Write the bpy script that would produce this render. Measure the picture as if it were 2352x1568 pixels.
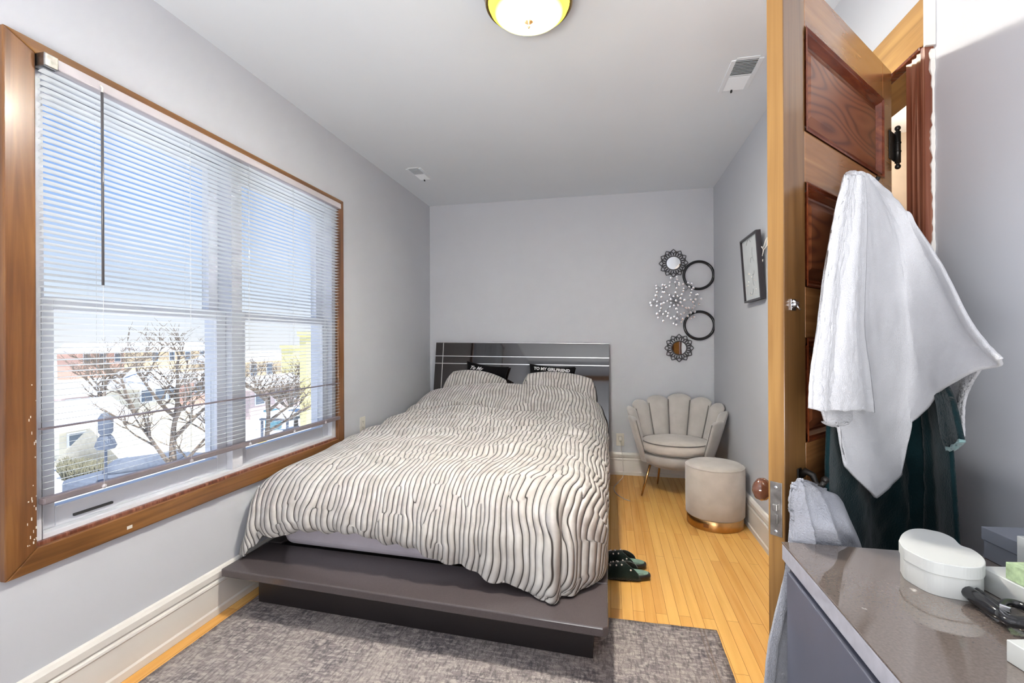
import bpy, bmesh, math, random
from math import sin, cos, pi, radians, sqrt, atan2
from mathutils import Vector, Matrix, noise
random.seed(11)
S = bpy.context.scene
COL = S.collection
for o in list(bpy.data.objects): bpy.data.objects.remove(o)

# ------------------------------------------------------------------ camera, world, lights, exposure
FPX, YAW, PIT, ROL = 1082.157, 0.2045055, -0.00015027, -0.00419566
XL, XR, YB, HC = -1.792, 0.922, 4.533, 2.629
YR = -1.55                                   # rear wall, behind the camera
EYE = Vector((0, 0, 1.25))
_R0 = Vector((cos(YAW), sin(YAW), 0)); FW = Vector((-sin(YAW)*cos(PIT), cos(YAW)*cos(PIT), sin(PIT))); _U0 = _R0.cross(FW)
RT = _R0*cos(ROL) + _U0*sin(ROL); UP = -_R0*sin(ROL) + _U0*cos(ROL)
cam = bpy.data.cameras.new('camera'); camo = bpy.data.objects.new('camera', cam); COL.objects.link(camo)
cam.sensor_width = 36; cam.lens = 36*FPX/2352; cam.clip_start = 0.02; cam.clip_end = 300
camo.matrix_world = Matrix(((RT.x, UP.x, -FW.x, EYE.x), (RT.y, UP.y, -FW.y, EYE.y), (RT.z, UP.z, -FW.z, EYE.z), (0, 0, 0, 1)))
S.camera = camo
S.view_settings.view_transform = 'Standard'; S.view_settings.look = 'None'; S.view_settings.gamma = 1
S.view_settings.exposure = 0.25; S.view_settings.use_curve_mapping = False
S.cycles.max_bounces = 8; S.cycles.diffuse_bounces = 5; S.cycles.glossy_bounces = 3; S.cycles.transmission_bounces = 4
S.cycles.transparent_max_bounces = 12; S.cycles.caustics_reflective = False; S.cycles.caustics_refractive = False
S.cycles.sample_clamp_indirect = 6; S.cycles.use_denoising = True

w = bpy.data.worlds.new('sky'); S.world = w; w.use_nodes = True
wt = w.node_tree; wt.nodes.clear()
wo = wt.nodes.new('ShaderNodeOutputWorld'); bg = wt.nodes.new('ShaderNodeBackground')
tc = wt.nodes.new('ShaderNodeTexCoord'); sp = wt.nodes.new('ShaderNodeSeparateXYZ'); cr = wt.nodes.new('ShaderNodeValToRGB')
wt.links.new(tc.outputs['Generated'], sp.inputs[0]); wt.links.new(sp.outputs['Z'], cr.inputs['Fac'])
wt.links.new(cr.outputs['Color'], bg.inputs['Color']); wt.links.new(bg.outputs[0], wo.inputs[0])
els = cr.color_ramp.elements
els[0].position = 0.0; els[0].color = (0.93, 0.95, 1.0, 1)
els[1].position = 0.62; els[1].color = (0.13, 0.30, 0.74, 1)
for p_, c_ in ((0.10, (0.70, 0.81, 0.97, 1)), (0.24, (0.32, 0.52, 0.93, 1)), (0.40, (0.17, 0.37, 0.84, 1))):
    e_ = els.new(p_); e_.color = c_
bg.inputs['Strength'].default_value = 0.95
w.cycles.sampling_method = 'AUTOMATIC'

def light(name, kind, loc, energy, color=(1, 1, 1), size=None, size_y=None, rot=None, target=None):
    l = bpy.data.lights.new(name, kind); l.energy = energy; l.color = color
    o = bpy.data.objects.new(name, l); COL.objects.link(o); o.location = loc
    if kind == 'AREA':
        l.shape = 'RECTANGLE'; l.size = size; l.size_y = size_y or size
    elif kind in ('POINT', 'SPOT') and size: l.shadow_soft_size = size
    elif kind == 'SUN': l.angle = size or 0.01
    if rot: o.rotation_euler = rot
    if target is not None: o.rotation_euler = (Vector(target)-Vector(loc)).to_track_quat('-Z', 'Y').to_euler()
    return o
# winter sun over the yard, behind the house as seen from this window
light('sun', 'SUN', (0, 0, 20), 9.0, (1.0, 0.97, 0.92), 0.01, target=(-6, 4, 0))
# daylight opening of the bedroom window (portal only guides the sky sampling)
pl = light('window_portal', 'AREA', (-1.99, 2.0, 1.39), 1, size=1.8, size_y=1.6, rot=(0, radians(-90), 0))
pl.data.cycles.is_portal = True
LAMP = Vector((-0.304, 1.816, HC))
# added fill light behind the camera, brightens the ceiling; no real fixture
light('rear_fill', 'AREA', (-.35, YR+.45, .80), 88, (.99, .99, .98), size=1.3, size_y=.6, rot=(radians(160), 0, 0))

# ------------------------------------------------------------------ helpers
def ray(x, y): return FW + RT*((x-1176)/FPX) + UP*((784-y)/FPX)
def hit(x, y, n, p):
    d = ray(x, y); n = Vector(n); return EYE + d*((Vector(p)-EYE).dot(n)/d.dot(n))
def atX(x, y, v): return hit(x, y, (1, 0, 0), (v, 0, 0))
def atY(x, y, v): return hit(x, y, (0, 1, 0), (0, v, 0))
def atZ(x, y, v): return hit(x, y, (0, 0, 1), (0, 0, v))

class MB:
    def __init__(s): s.v = []; s.f = []; s.uv = {}; s.sm = []
    def add(s, vs, fs, M=None, smooth=False, uvs=None):
        b = len(s.v)
        for q in vs:
            q = Vector(q)
            if M is not None: q = M @ q
            s.v.append(q)
        for i, f in enumerate(fs):
            s.f.append([b+k for k in f]); s.sm.append(smooth)
            if uvs: s.uv[len(s.f)-1] = [uvs[k] for k in f]
        return s
    def box(s, x0, x1, y0, y1, z0, z1, M=None):
        vs = [(x, y, z) for z in (z0, z1) for y in (y0, y1) for x in (x0, x1)]
        return s.add(vs, [(0, 2, 3, 1), (4, 5, 7, 6), (0, 1, 5, 4), (2, 6, 7, 3), (0, 4, 6, 2), (1, 3, 7, 5)], M)
    def tube(s, pts, r, n=8, cap=True, M=None, closed=False):
        pts = [Vector(p) for p in pts]; m = len(pts); rs = r if isinstance(r, (list, tuple)) else [r]*m
        vs = []; prev = None
        for i, p in enumerate(pts):
            if closed: t = (pts[(i+1) % m]-pts[i-1])
            else: t = (pts[min(i+1, m-1)]-pts[max(i-1, 0)])
            t = t.normalized() if t.length > 1e-9 else Vector((0, 0, 1))
            if prev is None:
                a = Vector((0, 0, 1)) if abs(t.z) < .9 else Vector((1, 0, 0))
                a = (a-t*a.dot(t)).normalized()
            else:
                a = prev-t*prev.dot(t); a = a.normalized() if a.length > 1e-6 else prev
            prev = a; b = t.cross(a)
            for k in range(n):
                c = 2*pi*k/n; vs.append(p+(a*cos(c)+b*sin(c))*rs[i])
        fs = []
        for i in range(m if closed else m-1):
            j = (i+1) % m
            for k in range(n): fs.append((i*n+k, i*n+(k+1) % n, j*n+(k+1) % n, j*n+k))
        if cap and not closed: fs.append(tuple(range(n-1, -1, -1))); fs.append(tuple((m-1)*n+k for k in range(n)))
        return s.add(vs, fs, M, True)
    def lathe(s, prof, n=32, M=None, smooth=True, sx=1, sy=1):
        vs = []; fs = []
        for (r, z) in prof:
            for k in range(n): c = 2*pi*k/n; vs.append((r*cos(c)*sx, r*sin(c)*sy, z))
        for i in range(len(prof)-1):
            for k in range(n): fs.append((i*n+k, i*n+(k+1) % n, (i+1)*n+(k+1) % n, (i+1)*n+k))
        if prof[0][0] > 1e-5: fs.append(tuple(range(n-1, -1, -1)))
        if prof[-1][0] > 1e-5: fs.append(tuple((len(prof)-1)*n+k for k in range(n)))
        return s.add(vs, fs, M, smooth)
    def prism(s, poly, z0, z1, M=None, smooth=False):
        n = len(poly); vs = [(x, y, z0) for x, y in poly]+[(x, y, z1) for x, y in poly]
        fs = [tuple(range(n-1, -1, -1)), tuple(range(n, 2*n))]+[(i, (i+1) % n, n+(i+1) % n, n+i) for i in range(n)]
        return s.add(vs, fs, M, smooth)
    def sphere(s, c, r, n=8, m=6, sc=(1, 1, 1)):
        prof = []; vs = []; fs = []
        return s.lathe([(max(1e-6, sin(pi*i/m))*r, -cos(pi*i/m)*r) for i in range(m+1)], n,
                       Matrix.Translation(c) @ Matrix.Diagonal((*sc, 1)))
    def grid(s, P, smooth=True, uv=None, wrap=False):
        nr = len(P); nc = len(P[0]); vs = [q for r_ in P for q in r_]; fs = []
        for i in range(nr-1):
            for j in range(nc if wrap else nc-1):
                k = (j+1) % nc
                fs.append((i*nc+j, i*nc+k, (i+1)*nc+k, (i+1)*nc+j))
        return s.add(vs, fs, None, smooth, [q for r_ in uv for q in r_] if uv else None)
    def build(s, name, mat, parent=None, loc=None, rotz=None, bevel=0, label=None, solid=0, sub=0, origin=None, seg=2):
        me = bpy.data.meshes.new(name)
        off = Vector(origin) if origin is not None else Vector((0, 0, 0))
        me.from_pydata([tuple(q-off) for q in s.v], [], s.f)
        me.polygons.foreach_set('use_smooth', s.sm)
        if s.uv:
            ul = me.uv_layers.new(name='UVMap')
            for pi_, p in enumerate(me.polygons):
                if pi_ in s.uv:
                    for li, q in zip(p.loop_indices, s.uv[pi_]): ul.data[li].uv = q
        me.update()
        bm = bmesh.new(); bm.from_mesh(me); bmesh.ops.remove_doubles(bm, verts=bm.verts, dist=1e-6)
        bmesh.ops.recalc_face_normals(bm, faces=bm.faces) if not s.uv else None
        bm.to_mesh(me); bm.free()
        me.materials.append(mat)
        o = bpy.data.objects.new(name, me); COL.objects.link(o)
        if origin is not None: o.location = off
        if parent is not None: o.parent = parent
        if loc is not None: o.location = loc
        if rotz is not None: o.rotation_euler = (0, 0, rotz)
        if label: o['label'] = label
        if solid:
            m = o.modifiers.new('thick', 'SOLIDIFY'); m.thickness = solid; m.offset = -1
        if bevel:
            m = o.modifiers.new('bevel', 'BEVEL'); m.width = bevel; m.segments = seg; m.limit_method = 'ANGLE'; m.angle_limit = radians(35)
        if sub:
            m = o.modifiers.new('sub', 'SUBSURF'); m.levels = sub; m.render_levels = sub
        return o
def empty(name, loc, label=None, cat=None, group=None, rotz=0):
    o = bpy.data.objects.new(name, None); COL.objects.link(o); o.location = loc; o.rotation_euler = (0, 0, rotz); o.empty_display_size = .1
    return tag(o, label, cat, group)
def tag(o, label=None, cat=None, group=None, kind=None):
    if label: o['label'] = label
    if cat: o['category'] = cat
    if group: o['group'] = group
    if kind: o['kind'] = kind
    return o
def struct(o, label=None): o['kind'] = 'structure'; return tag(o, label)
def crom(P, t):
    n = len(P)-1; x = min(max(t, 0), 1)*n; i = min(int(x), n-1); f = x-i
    a = P[i-1] if i > 0 else P[0]*2-P[1]; b = P[i]; c = P[i+1]; d = P[i+2] if i+2 <= n else P[n]*2-P[n-1]
    return b*(1)+((c-a)*f+(a*2-b*5+c*4-d)*f*f+(b*3-a-c*3+d)*f*f*f)*.5
def lin(P, t):
    n = len(P)-1; x = min(max(t, 0), 1)*n; i = min(int(x), n-1); return P[i].lerp(P[i+1], x-i)
def resample(rows, nu, nv, sharp=False):
    R = [[(lin if sharp and k == len(rows)-1 else crom)(r, j/(nu-1)) for j in range(nu)] for k, r in enumerate(rows)]
    return [[crom([R[k][j] for k in range(len(R))], i/(nv-1)) for j in range(nu)] for i in range(nv)]
def nz(x, y, z=0): return noise.noise(Vector((x, y, z)))

# ------------------------------------------------------------------ materials
def newmat(name):
    m = bpy.data.materials.new(name); m.use_nodes = True; nt = m.node_tree; nt.nodes.clear()
    out = nt.nodes.new('ShaderNodeOutputMaterial'); b = nt.nodes.new('ShaderNodeBsdfPrincipled'); nt.links.new(b.outputs[0], out.inputs[0])
    return m, nt, b
def N(nt, t, **k):
    n = nt.nodes.new('ShaderNode'+t)
    for a, v in k.items():
        if a in n.inputs: n.inputs[a].default_value = v
        else: setattr(n, a, v)
    return n
def ramp(nt, fac, stops, interp='LINEAR'):
    r = nt.nodes.new('ShaderNodeValToRGB'); e = r.color_ramp.elements; r.color_ramp.interpolation = interp
    e[0].position, e[0].color = stops[0][0], (*stops[0][1], 1); e[1].position, e[1].color = stops[-1][0], (*stops[-1][1], 1)
    for p, c in stops[1:-1]: q = e.new(p); q.color = (*c, 1)
    nt.links.new(fac, r.inputs['Fac']); return r.outputs['Color']
def coords(nt, scale=(1, 1, 1), kind='Object', rot=(0, 0, 0)):
    t = nt.nodes.new('ShaderNodeTexCoord'); m = nt.nodes.new('ShaderNodeMapping'); m.inputs['Scale'].default_value = scale
    m.inputs['Rotation'].default_value = rot
    nt.links.new(t.outputs[kind], m.inputs['Vector']); return m.outputs[0]
def bump(nt, b, h, strength=.2, dist=.01):
    q = N(nt, 'Bump', Strength=strength, Distance=dist); nt.links.new(h, q.inputs['Height']); nt.links.new(q.outputs[0], b.inputs['Normal']); return q
def mix(nt, f, a, c, mode='MIX'):
    m = nt.nodes.new('ShaderNodeMix'); m.data_type = 'RGBA'; m.blend_type = mode
    for i, v in ((0, f), (6, a), (7, c)):
        if hasattr(v, 'links') or isinstance(v, bpy.types.NodeSocket): nt.links.new(v, m.inputs[i])
        else: m.inputs[i].default_value = v if i == 0 else (*v, 1)
    return m.outputs[2]
def sr(r, g, b):   # sRGB bytes -> linear
    return tuple((c/255/12.92 if c/255 <= .04045 else ((c/255+.055)/1.055)**2.4) for c in (r, g, b))
def mat(name, col, rough=.6, metal=0, var=.06, nscale=8, bmp=0, bscale=200, spec=.5, sheen=0, scale=(1, 1, 1), coat=0):
    m, nt, b = newmat(name)
    n1 = N(nt, 'TexNoise', Scale=nscale, Detail=4); nt.links.new(coords(nt, scale), n1.inputs['Vector'])
    c = ramp(nt, n1.outputs['Fac'], [(.3, tuple(x*(1-var) for x in col)), (.7, tuple(min(1, x*(1+var)) for x in col))])
    nt.links.new(c, b.inputs['Base Color']); b.inputs['Roughness'].default_value = rough; b.inputs['Metallic'].default_value = metal
    b.inputs['Specular IOR Level'].default_value = spec
    if sheen: b.inputs['Sheen Weight'].default_value = sheen
    if coat: b.inputs['Coat Weight'].default_value = coat
    if bmp:
        n2 = N(nt, 'TexNoise', Scale=bscale, Detail=3); nt.links.new(coords(nt, scale), n2.inputs['Vector']); bump(nt, b, n2.outputs['Fac'], bmp, .004)
    return m
def wood(name, c1, c2, c3, scale=(25, 25, 1.2), rough=.3, coat=.3, knots=False, dist=1.0):
    m, nt, b = newmat(name)
    v = coords(nt, scale)
    n = N(nt, 'TexNoise', Scale=1.0, Detail=5, Distortion=dist); nt.links.new(v, n.inputs['Vector'])
    c = ramp(nt, n.outputs['Fac'], [(.28, c1), (.5, c2), (.72, c3)])
    wv = N(nt, 'TexNoise', Scale=1.2, Detail=2); nt.links.new(coords(nt, (2, 2, 2)), wv.inputs['Vector'])
    c = mix(nt, .25, c, ramp(nt, wv.outputs['Fac'], [(.35, c1), (.65, c3)]))
    nt.links.new(c, b.inputs['Base Color']); b.inputs['Roughness'].default_value = rough; b.inputs['Coat Weight'].default_value = coat
    b.inputs['Coat Roughness'].default_value = .15
    bump(nt, b, n.outputs['Fac'], .08, .002)
    return m
M = {}
M['wall'] = mat('wall_paint', sr(199, 201, 207), .75, var=.012, nscale=3, bmp=.05, bscale=120)
M['ceiling'] = mat('ceiling_paint', sr(236, 240, 244), .8, var=.01, nscale=2, bmp=.04, bscale=90)
M['trim'] = mat('white_trim_paint', sr(228, 224, 218), .4, var=.02, bmp=.03, bscale=40)
M['sash'] = mat('white_vinyl', sr(216, 218, 224), .35, var=.02)
M['slat'] = mat('white_aluminium_slat', sr(226, 230, 232), .4, var=.01)
M['rail'] = mat('shaded_rail', sr(126, 116, 120), .45, var=.04)  # backlit shade of a pale rail put into its colour
M['headrail'] = mat('pale_grey_rail', sr(196, 190, 194), .4, var=.03)
M['chrome'] = mat('chrome', (.75, .75, .77), .18, 1, var=.05)
M['steel'] = mat('worn_steel', (.32, .31, .30), .35, 1, var=.35, nscale=40)
M['iron'] = mat('black_iron', (.025, .022, .02), .35, .6, var=.2)
M['gold'] = mat('brushed_gold', (.80, .50, .22), .28, 1, var=.08, nscale=30)
M['wand'] = mat('dark_wand', (.10, .095, .10), .3)
# window casing: old varnished pine, grain along the board
M['pineV'] = wood('varnished_pine_upright', sr(80, 47, 24), sr(116, 74, 39), sr(144, 99, 54), (28, 28, 1.5))
M['pineH'] = wood('varnished_pine_level', sr(88, 55, 28), sr(126, 84, 44), sr(156, 110, 60), (28, 1.5, 28))
M['stile'] = wood('golden_oak_stile', sr(96, 64, 34), sr(124, 88, 50), sr(146, 108, 66), (30, 30, 1.6), rough=.28, coat=.7)
M['edge'] = wood('raw_oak_edge', sr(122, 84, 38), sr(156, 114, 58), sr(178, 136, 76), (40, 40, 1.2), rough=.5, coat=0)
M['railw'] = wood('oak_rail', sr(124, 78, 44), sr(158, 108, 64), sr(180, 130, 82), (2.0, 26, 30), rough=.25, coat=.7)
M['mould'] = wood('dark_moulding', sr(70, 26, 14), sr(104, 46, 24), sr(134, 70, 38), (6, 40, 40), rough=.25)
M['jamb'] = wood('red_brown_casing', sr(66, 26, 16), sr(112, 56, 34), sr(170, 122, 100), (60, 60, 1.2), rough=.3)
M['header'] = wood('golden_header', sr(150, 108, 54), sr(180, 136, 76), sr(198, 156, 94), (30, 2.0, 30), rough=.35)
def panelwood():
    m, nt, b = newmat('figured_oak_panel')
    t = coords(nt, (1.5, 1, 6.5)); n = N(nt, 'TexNoise', Scale=1.0, Detail=1.0, Distortion=.12); nt.links.new(t, n.inputs['Vector'])
    mu = N(nt, 'Math', operation='MULTIPLY'); nt.links.new(n.outputs['Fac'], mu.inputs[0]); mu.inputs[1].default_value = 105
    sn = N(nt, 'Math', operation='SINE'); nt.links.new(mu.outputs[0], sn.inputs[0])
    pw = N(nt, 'Math', operation='MULTIPLY_ADD'); nt.links.new(sn.outputs[0], pw.inputs[0]); pw.inputs[1].default_value = .5; pw.inputs[2].default_value = .5
    c = ramp(nt, pw.outputs[0], [(.0, sr(92, 46, 26)), (.25, sr(116, 64, 38)), (1, sr(130, 76, 46))])
    nt.links.new(c, b.inputs['Base Color']); b.inputs['Roughness'].default_value = .4; b.inputs['Coat Weight'].default_value = .5; b.inputs['Coat Roughness'].default_value = .22
    return m
M['panel'] = panelwood()
def floor_mat():
    m, nt, b = newmat('maple_floor')
    v = coords(nt, (1, 1, 1), 'Object', (0, 0, radians(90)))
    br = N(nt, 'TexBrick'); br.inputs['Scale'].default_value = 1; br.inputs['Mortar Size'].default_value = .0007; br.inputs['Mortar Smooth'].default_value = .3
    br.inputs['Brick Width'].default_value = .95; br.inputs['Row Height'].default_value = .0505; br.offset = .37; br.offset_frequency = 2
    br.inputs['Color1'].default_value = (0, 0, 0, 1); br.inputs['Color2'].default_value = (1, 1, 1, 1); br.inputs['Mortar'].default_value = (.5, .5, .5, 1); br.inputs['Bias'].default_value = 0
    nt.links.new(v, br.inputs['Vector'])
    c = ramp(nt, br.outputs['Color'], [(0, sr(222, 162, 82)), (.5, sr(234, 178, 94)), (1, sr(242, 190, 106))])
    g = N(nt, 'TexNoise', Scale=1, Detail=5, Distortion=.4); nt.links.new(coords(nt, (34, 1.6, 1)), g.inputs['Vector'])
    c = mix(nt, .28, c, ramp(nt, g.outputs['Fac'], [(.3, sr(196, 134, 66)), (.6, sr(240, 190, 118))]))
    c = mix(nt, br.outputs['Fac'], c, sr(120, 72, 32))
    nt.links.new(c, b.inputs['Base Color']); b.inputs['Roughness'].default_value = .26; b.inputs['Specular IOR Level'].default_value = .4
    iv = N(nt, 'Math', operation='SUBTRACT'); iv.inputs[0].default_value = 1; nt.links.new(br.outputs['Fac'], iv.inputs[1]); bump(nt, b, iv.outputs[0], .35, .001)
    return m
M['floor'] = floor_mat()
def stripe_mat(name, sc=1.0):
    m, nt, b = newmat(name)
    g = nt.nodes.new('ShaderNodeTexGabor'); g.gabor_type = '2D'
    uv = coords(nt, (1, 1, 1), 'UV')
    wn = N(nt, 'TexNoise', Scale=4.0, Detail=0); nt.links.new(uv, wn.inputs['Vector'])
    vm = N(nt, 'VectorMath', operation='MULTIPLY_ADD'); nt.links.new(wn.outputs['Color'], vm.inputs[0]); vm.inputs[1].default_value = (.055, .0, 0); nt.links.new(uv, vm.inputs[2])
    nt.links.new(vm.outputs[0], g.inputs['Vector'])
    g.inputs['Scale'].default_value = 7.0*sc; g.inputs['Frequency'].default_value = 5.4; g.inputs['Anisotropy'].default_value = .93; g.inputs['Orientation'].default_value = 0
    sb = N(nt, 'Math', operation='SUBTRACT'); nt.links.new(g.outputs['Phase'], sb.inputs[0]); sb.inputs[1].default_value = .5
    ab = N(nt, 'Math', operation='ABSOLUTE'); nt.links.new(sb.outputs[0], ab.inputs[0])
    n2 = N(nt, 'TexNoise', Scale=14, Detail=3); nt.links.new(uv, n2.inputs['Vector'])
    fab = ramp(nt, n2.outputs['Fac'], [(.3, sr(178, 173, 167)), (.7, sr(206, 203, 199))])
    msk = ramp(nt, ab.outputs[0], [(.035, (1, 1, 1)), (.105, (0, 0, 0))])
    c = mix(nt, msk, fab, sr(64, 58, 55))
    nt.links.new(c, b.inputs['Base Color']); b.inputs['Roughness'].default_value = .9; b.inputs['Sheen Weight'].default_value = .25; b.inputs['Specular IOR Level'].default_value = .1
    hh = ramp(nt, ab.outputs[0], [(.0, (0, 0, 0)), (.12, (.55, .55, .55)), (.3, (.95, .95, .95)), (.5, (1, 1, 1))], 'B_SPLINE')
    bump(nt, b, hh, .9, .012)
    return m
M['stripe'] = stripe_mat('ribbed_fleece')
def cloth(name, col, bs=320, st=.5, sheen=.2, var=.05):
    return mat(name, col, .95, var=var, nscale=12, bmp=st, bscale=bs, spec=.1, sheen=sheen)
M['towel'] = cloth('white_terry', sr(204, 204, 208), 420, .6)
M['greytowel'] = cloth('grey_terry', sr(158, 160, 168), 300, .9, .2, .12)
M['robe'] = cloth('dark_green_fleece', sr(14, 38, 42), 200, .5, .12, .25)
M['robeedge'] = cloth('pale_green_edge', sr(120, 150, 150), 200, .5)
M['sheet'] = cloth('lilac_sheet', sr(206, 200, 210), 60, .1)
M['black'] = cloth('black_cushion', sr(16, 15, 17), 200, .2, .05)
M['letter'] = mat('white_print', sr(225, 225, 225), .6)
M['velvet'] = mat('grey_velvet', sr(186, 181, 176), .75, var=.10, nscale=9, bmp=.08, bscale=60, spec=.15, sheen=.6)
M['velvetlt'] = mat('greige_velvet', sr(192, 184, 176), .8, var=.10, nscale=10, bmp=.08, bscale=60, spec=.15, sheen=.5)
M['piping'] = mat('grey_piping', sr(110, 106, 102), .7)
def gloss(name, col, rough, var=.05, ns=200, coat=0, bmpv=0):
    return mat(name, col, rough, var=var, nscale=ns, spec=.6, coat=coat, bmp=bmpv, bscale=150)
M['bedtop'] = gloss('smoky_lacquer', sr(82, 75, 76), .16, .06)
M['bedbase'] = gloss('dark_espresso', sr(30, 25, 27), .4, .06)
M['head'] = gloss('gloss_charcoal', sr(32, 26, 25), .04, .1, 260)
_b = [n for n in M['head'].node_tree.nodes if n.type == 'BSDF_PRINCIPLED'][0]; _b.inputs['IOR'].default_value = 1.72; _b.inputs['Specular IOR Level'].default_value = .5
M['strip'] = mat('silver_strip', (.85, .85, .86), .25, .6, var=.02)
M['dressertop'] = None
def speckle():
    m, nt, b = newmat('gloss_taupe_top')
    n = N(nt, 'TexNoise', Scale=260, Detail=2); nt.links.new(coords(nt), n.inputs['Vector'])
    n3 = N(nt, 'TexNoise', Scale=26, Detail=5); nt.links.new(coords(nt), n3.inputs['Vector'])
    c = ramp(nt, n.outputs['Fac'], [(.3, sr(96, 86, 81)), (.7, sr(108, 98, 92))])
    c = mix(nt, ramp(nt, n3.outputs['Fac'], [(.70, (0, 0, 0)), (.76, (1, 1, 1))]), c, sr(190, 184, 178))
    nt.links.new(c, b.inputs['Base Color']); b.inputs['Roughness'].default_value = .05; b.inputs['Specular IOR Level'].default_value = 1.0
    b.inputs['Coat Weight'].default_value = .6; b.inputs['Coat Roughness'].default_value = .03
    return m
M['dressertop'] = speckle()
M['dresserside'] = gloss('blue_grey_lacquer', sr(92, 94, 108), .3, .12, 6)
M['dresseredge'] = gloss('pale_grey_edge', sr(168, 168, 178), .3, .1, 60)
M['whitebox'] = mat('pale_box_card', sr(186, 188, 186), .5, var=.03)
M['bluebox'] = mat('slate_box_card', sr(112, 116, 126), .5, var=.08)
M['jade'] = mat('jade_green_pattern', sr(158, 178, 140), .4, var=.35, nscale=90)
M['blackgloss'] = mat('gloss_black_plastic', (.010, .010, .012), .16)
M['mirror'] = mat('mirror_glass', (.85, .86, .88), .03, 1, var=.0)
M['pewter'] = mat('dark_pewter', (.07, .07, .075), .35, .7, var=.2)
M['silver'] = mat('silver_wire', (.45, .45, .47), .3, 1)
M['plate'] = mat('ivory_plate', sr(226, 222, 212), .35)
M['plug'] = mat('white_plug', sr(232, 230, 224), .4)
M['slot'] = mat('dark_slot', (.03, .03, .03), .6)
M['leatherblack'] = cloth('fuzzy_black_green', sr(20, 34, 30), 260, 1.0, .3, .4)
M['insole'] = mat('green_insole', sr(122, 152, 138), .45, var=.15, nscale=30)
M['sole'] = mat('black_sole', sr(26, 28, 30), .4)
M['pearl'] = mat('pearl', sr(240, 232, 226), .15, coat=.5)
M['knob'] = mat('brown_porcelain', sr(96, 58, 40), .12, var=.3, nscale=25, coat=.6)
M['ventdark'] = mat('vent_dark', sr(40, 38, 38), .6)
M['ventin'] = mat('vent_metal', sr(170, 170, 160), .5)
M['canvas'] = mat('picture_print', sr(212, 216, 218), .5, var=.06, nscale=14)
M['frameblack'] = mat('black_frame', sr(44, 40, 46), .3)
M['matgrey'] = mat('grey_sketch', sr(150, 156, 160), .5)
M['paperhall'] = mat('hall_wall_paint', sr(222, 206, 188), .7)
M['glassrim'] = mat('brass_rim', (.62, .42, .18), .22, 1)
def glass():
    m = bpy.data.materials.new('window_glass'); m.use_nodes = True; nt = m.node_tree; nt.nodes.clear()
    out = nt.nodes.new('ShaderNodeOutputMaterial'); t = N(nt, 'BsdfTransparent', Color=(.97, .98, .98, 1)); g = N(nt, 'BsdfGlossy', Roughness=.02)
    mx = nt.nodes.new('ShaderNodeMixShader'); mx.inputs[0].default_value = .05
    nt.links.new(t.outputs[0], mx.inputs[1]); nt.links.new(g.outputs[0], mx.inputs[2]); nt.links.new(mx.outputs[0], out.inputs[0]); return m
M['glass'] = glass()
M['crystal'] = mat('clear_crystal', (.96, .97, 1.0), .06, .75, var=.0)
# ------------------------------------------------------------------ room shell
WY0, WY1, WZ0, WZ1 = 1.150, 2.832, 0.612, 2.160      # window opening in the left wall
DY0, DY1, DZ = 1.690, 2.470, 2.118                   # doorway in the right wall
T = .16
struct(MB().box(XL-T, XR+1.35, YR-T, YB+T, -.12, 0).build('floor', M['floor']))
struct(MB().box(XL-T, XR+1.35, YR-T, YB+T, HC, HC+.12).build('ceiling', M['ceiling']))
m = MB()
m.box(XL-T, XL, YR, WY0, 0, HC).box(XL-T, XL, WY1, YB, 0, HC).box(XL-T, XL, WY0, WY1, 0, WZ0).box(XL-T, XL, WY0, WY1, WZ1, HC)
struct(m.build('wall_left', M['wall']))
m = MB()
m.box(XR, XR+T, YR, DY0-.02, 0, HC).box(XR, XR+T, DY1+.02, YB, 0, HC).box(XR, XR+T, DY0-.02, DY1+.02, DZ+.02, HC)
struct(m.build('wall_right', M['wall']))
struct(MB().box(XL-T, XR+T, YB, YB+T, 0, HC).build('wall_back', M['wall']))
struct(MB().box(XL-T, XR+T, YR-T, YR, 0, HC).build('wall_rear', M['wall']))
# the hall beyond the doorway
m = MB(); m.box(XR+1.2, XR+1.3, .6, 3.6, 0, HC).box(XR+T, XR+1.3, .5, .6, 0, HC).box(XR+T, XR+1.3, 3.6, 3.7, 0, HC)
struct(m.build('wall_hall', M['paperhall']))

def baseboard(name, prof_pts):
    """prof_pts: list of (a, b, horizontal inward direction) boards; stepped profile with a moulded cap"""
    m = MB()
    for a, b, n in prof_pts:
        a = Vector((*a, 0)); b = Vector((*b, 0)); n = Vector((*n, 0)); t = (b-a)
        P = [(0, 0), (.024, 0), (.024, .028), (.019, .036), (.019, .135), (.023, .142), (.021, .150), (.013, .156), (.020, .166), (.020, .190), (.012, .204), (0, .207)]
        vs = [p+n*x+Vector((0, 0, z)) for p in (a, b) for x, z in P]; k = len(P)
        m.add(vs, [(i, (i+1) % k, k+(i+1) % k, k+i) for i in range(k)]+[tuple(range(k-1, -1, -1)), tuple(range(k, 2*k))])
    return struct(m.build(name, M['trim']))
baseboard('baseboard_left', [((XL, YR), (XL, YB), (1, 0))])
baseboard('baseboard_back', [((XL+.03, YB), (XR-.03, YB), (0, -1))])
baseboard('baseboard_right', [((XR, DY1+.11), (XR, YB), (-1, 0)), ((XR, YR), (XR, DY0-.11), (-1, 0))])
baseboard('baseboard_rear', [((XL+.03, YR), (XR-.03, YR), (0, 1))])

# ------------------------------------------------------------------ left window
win = empty('window_1', (XL, 2.0, 1.4)); win['kind'] = 'structure'
win['label'] = 'wide double window with varnished casing and white sashes'
def par(o, p):
    o.parent = p; o.matrix_parent_inverse = p.matrix_basis.inverted(); return o
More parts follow.
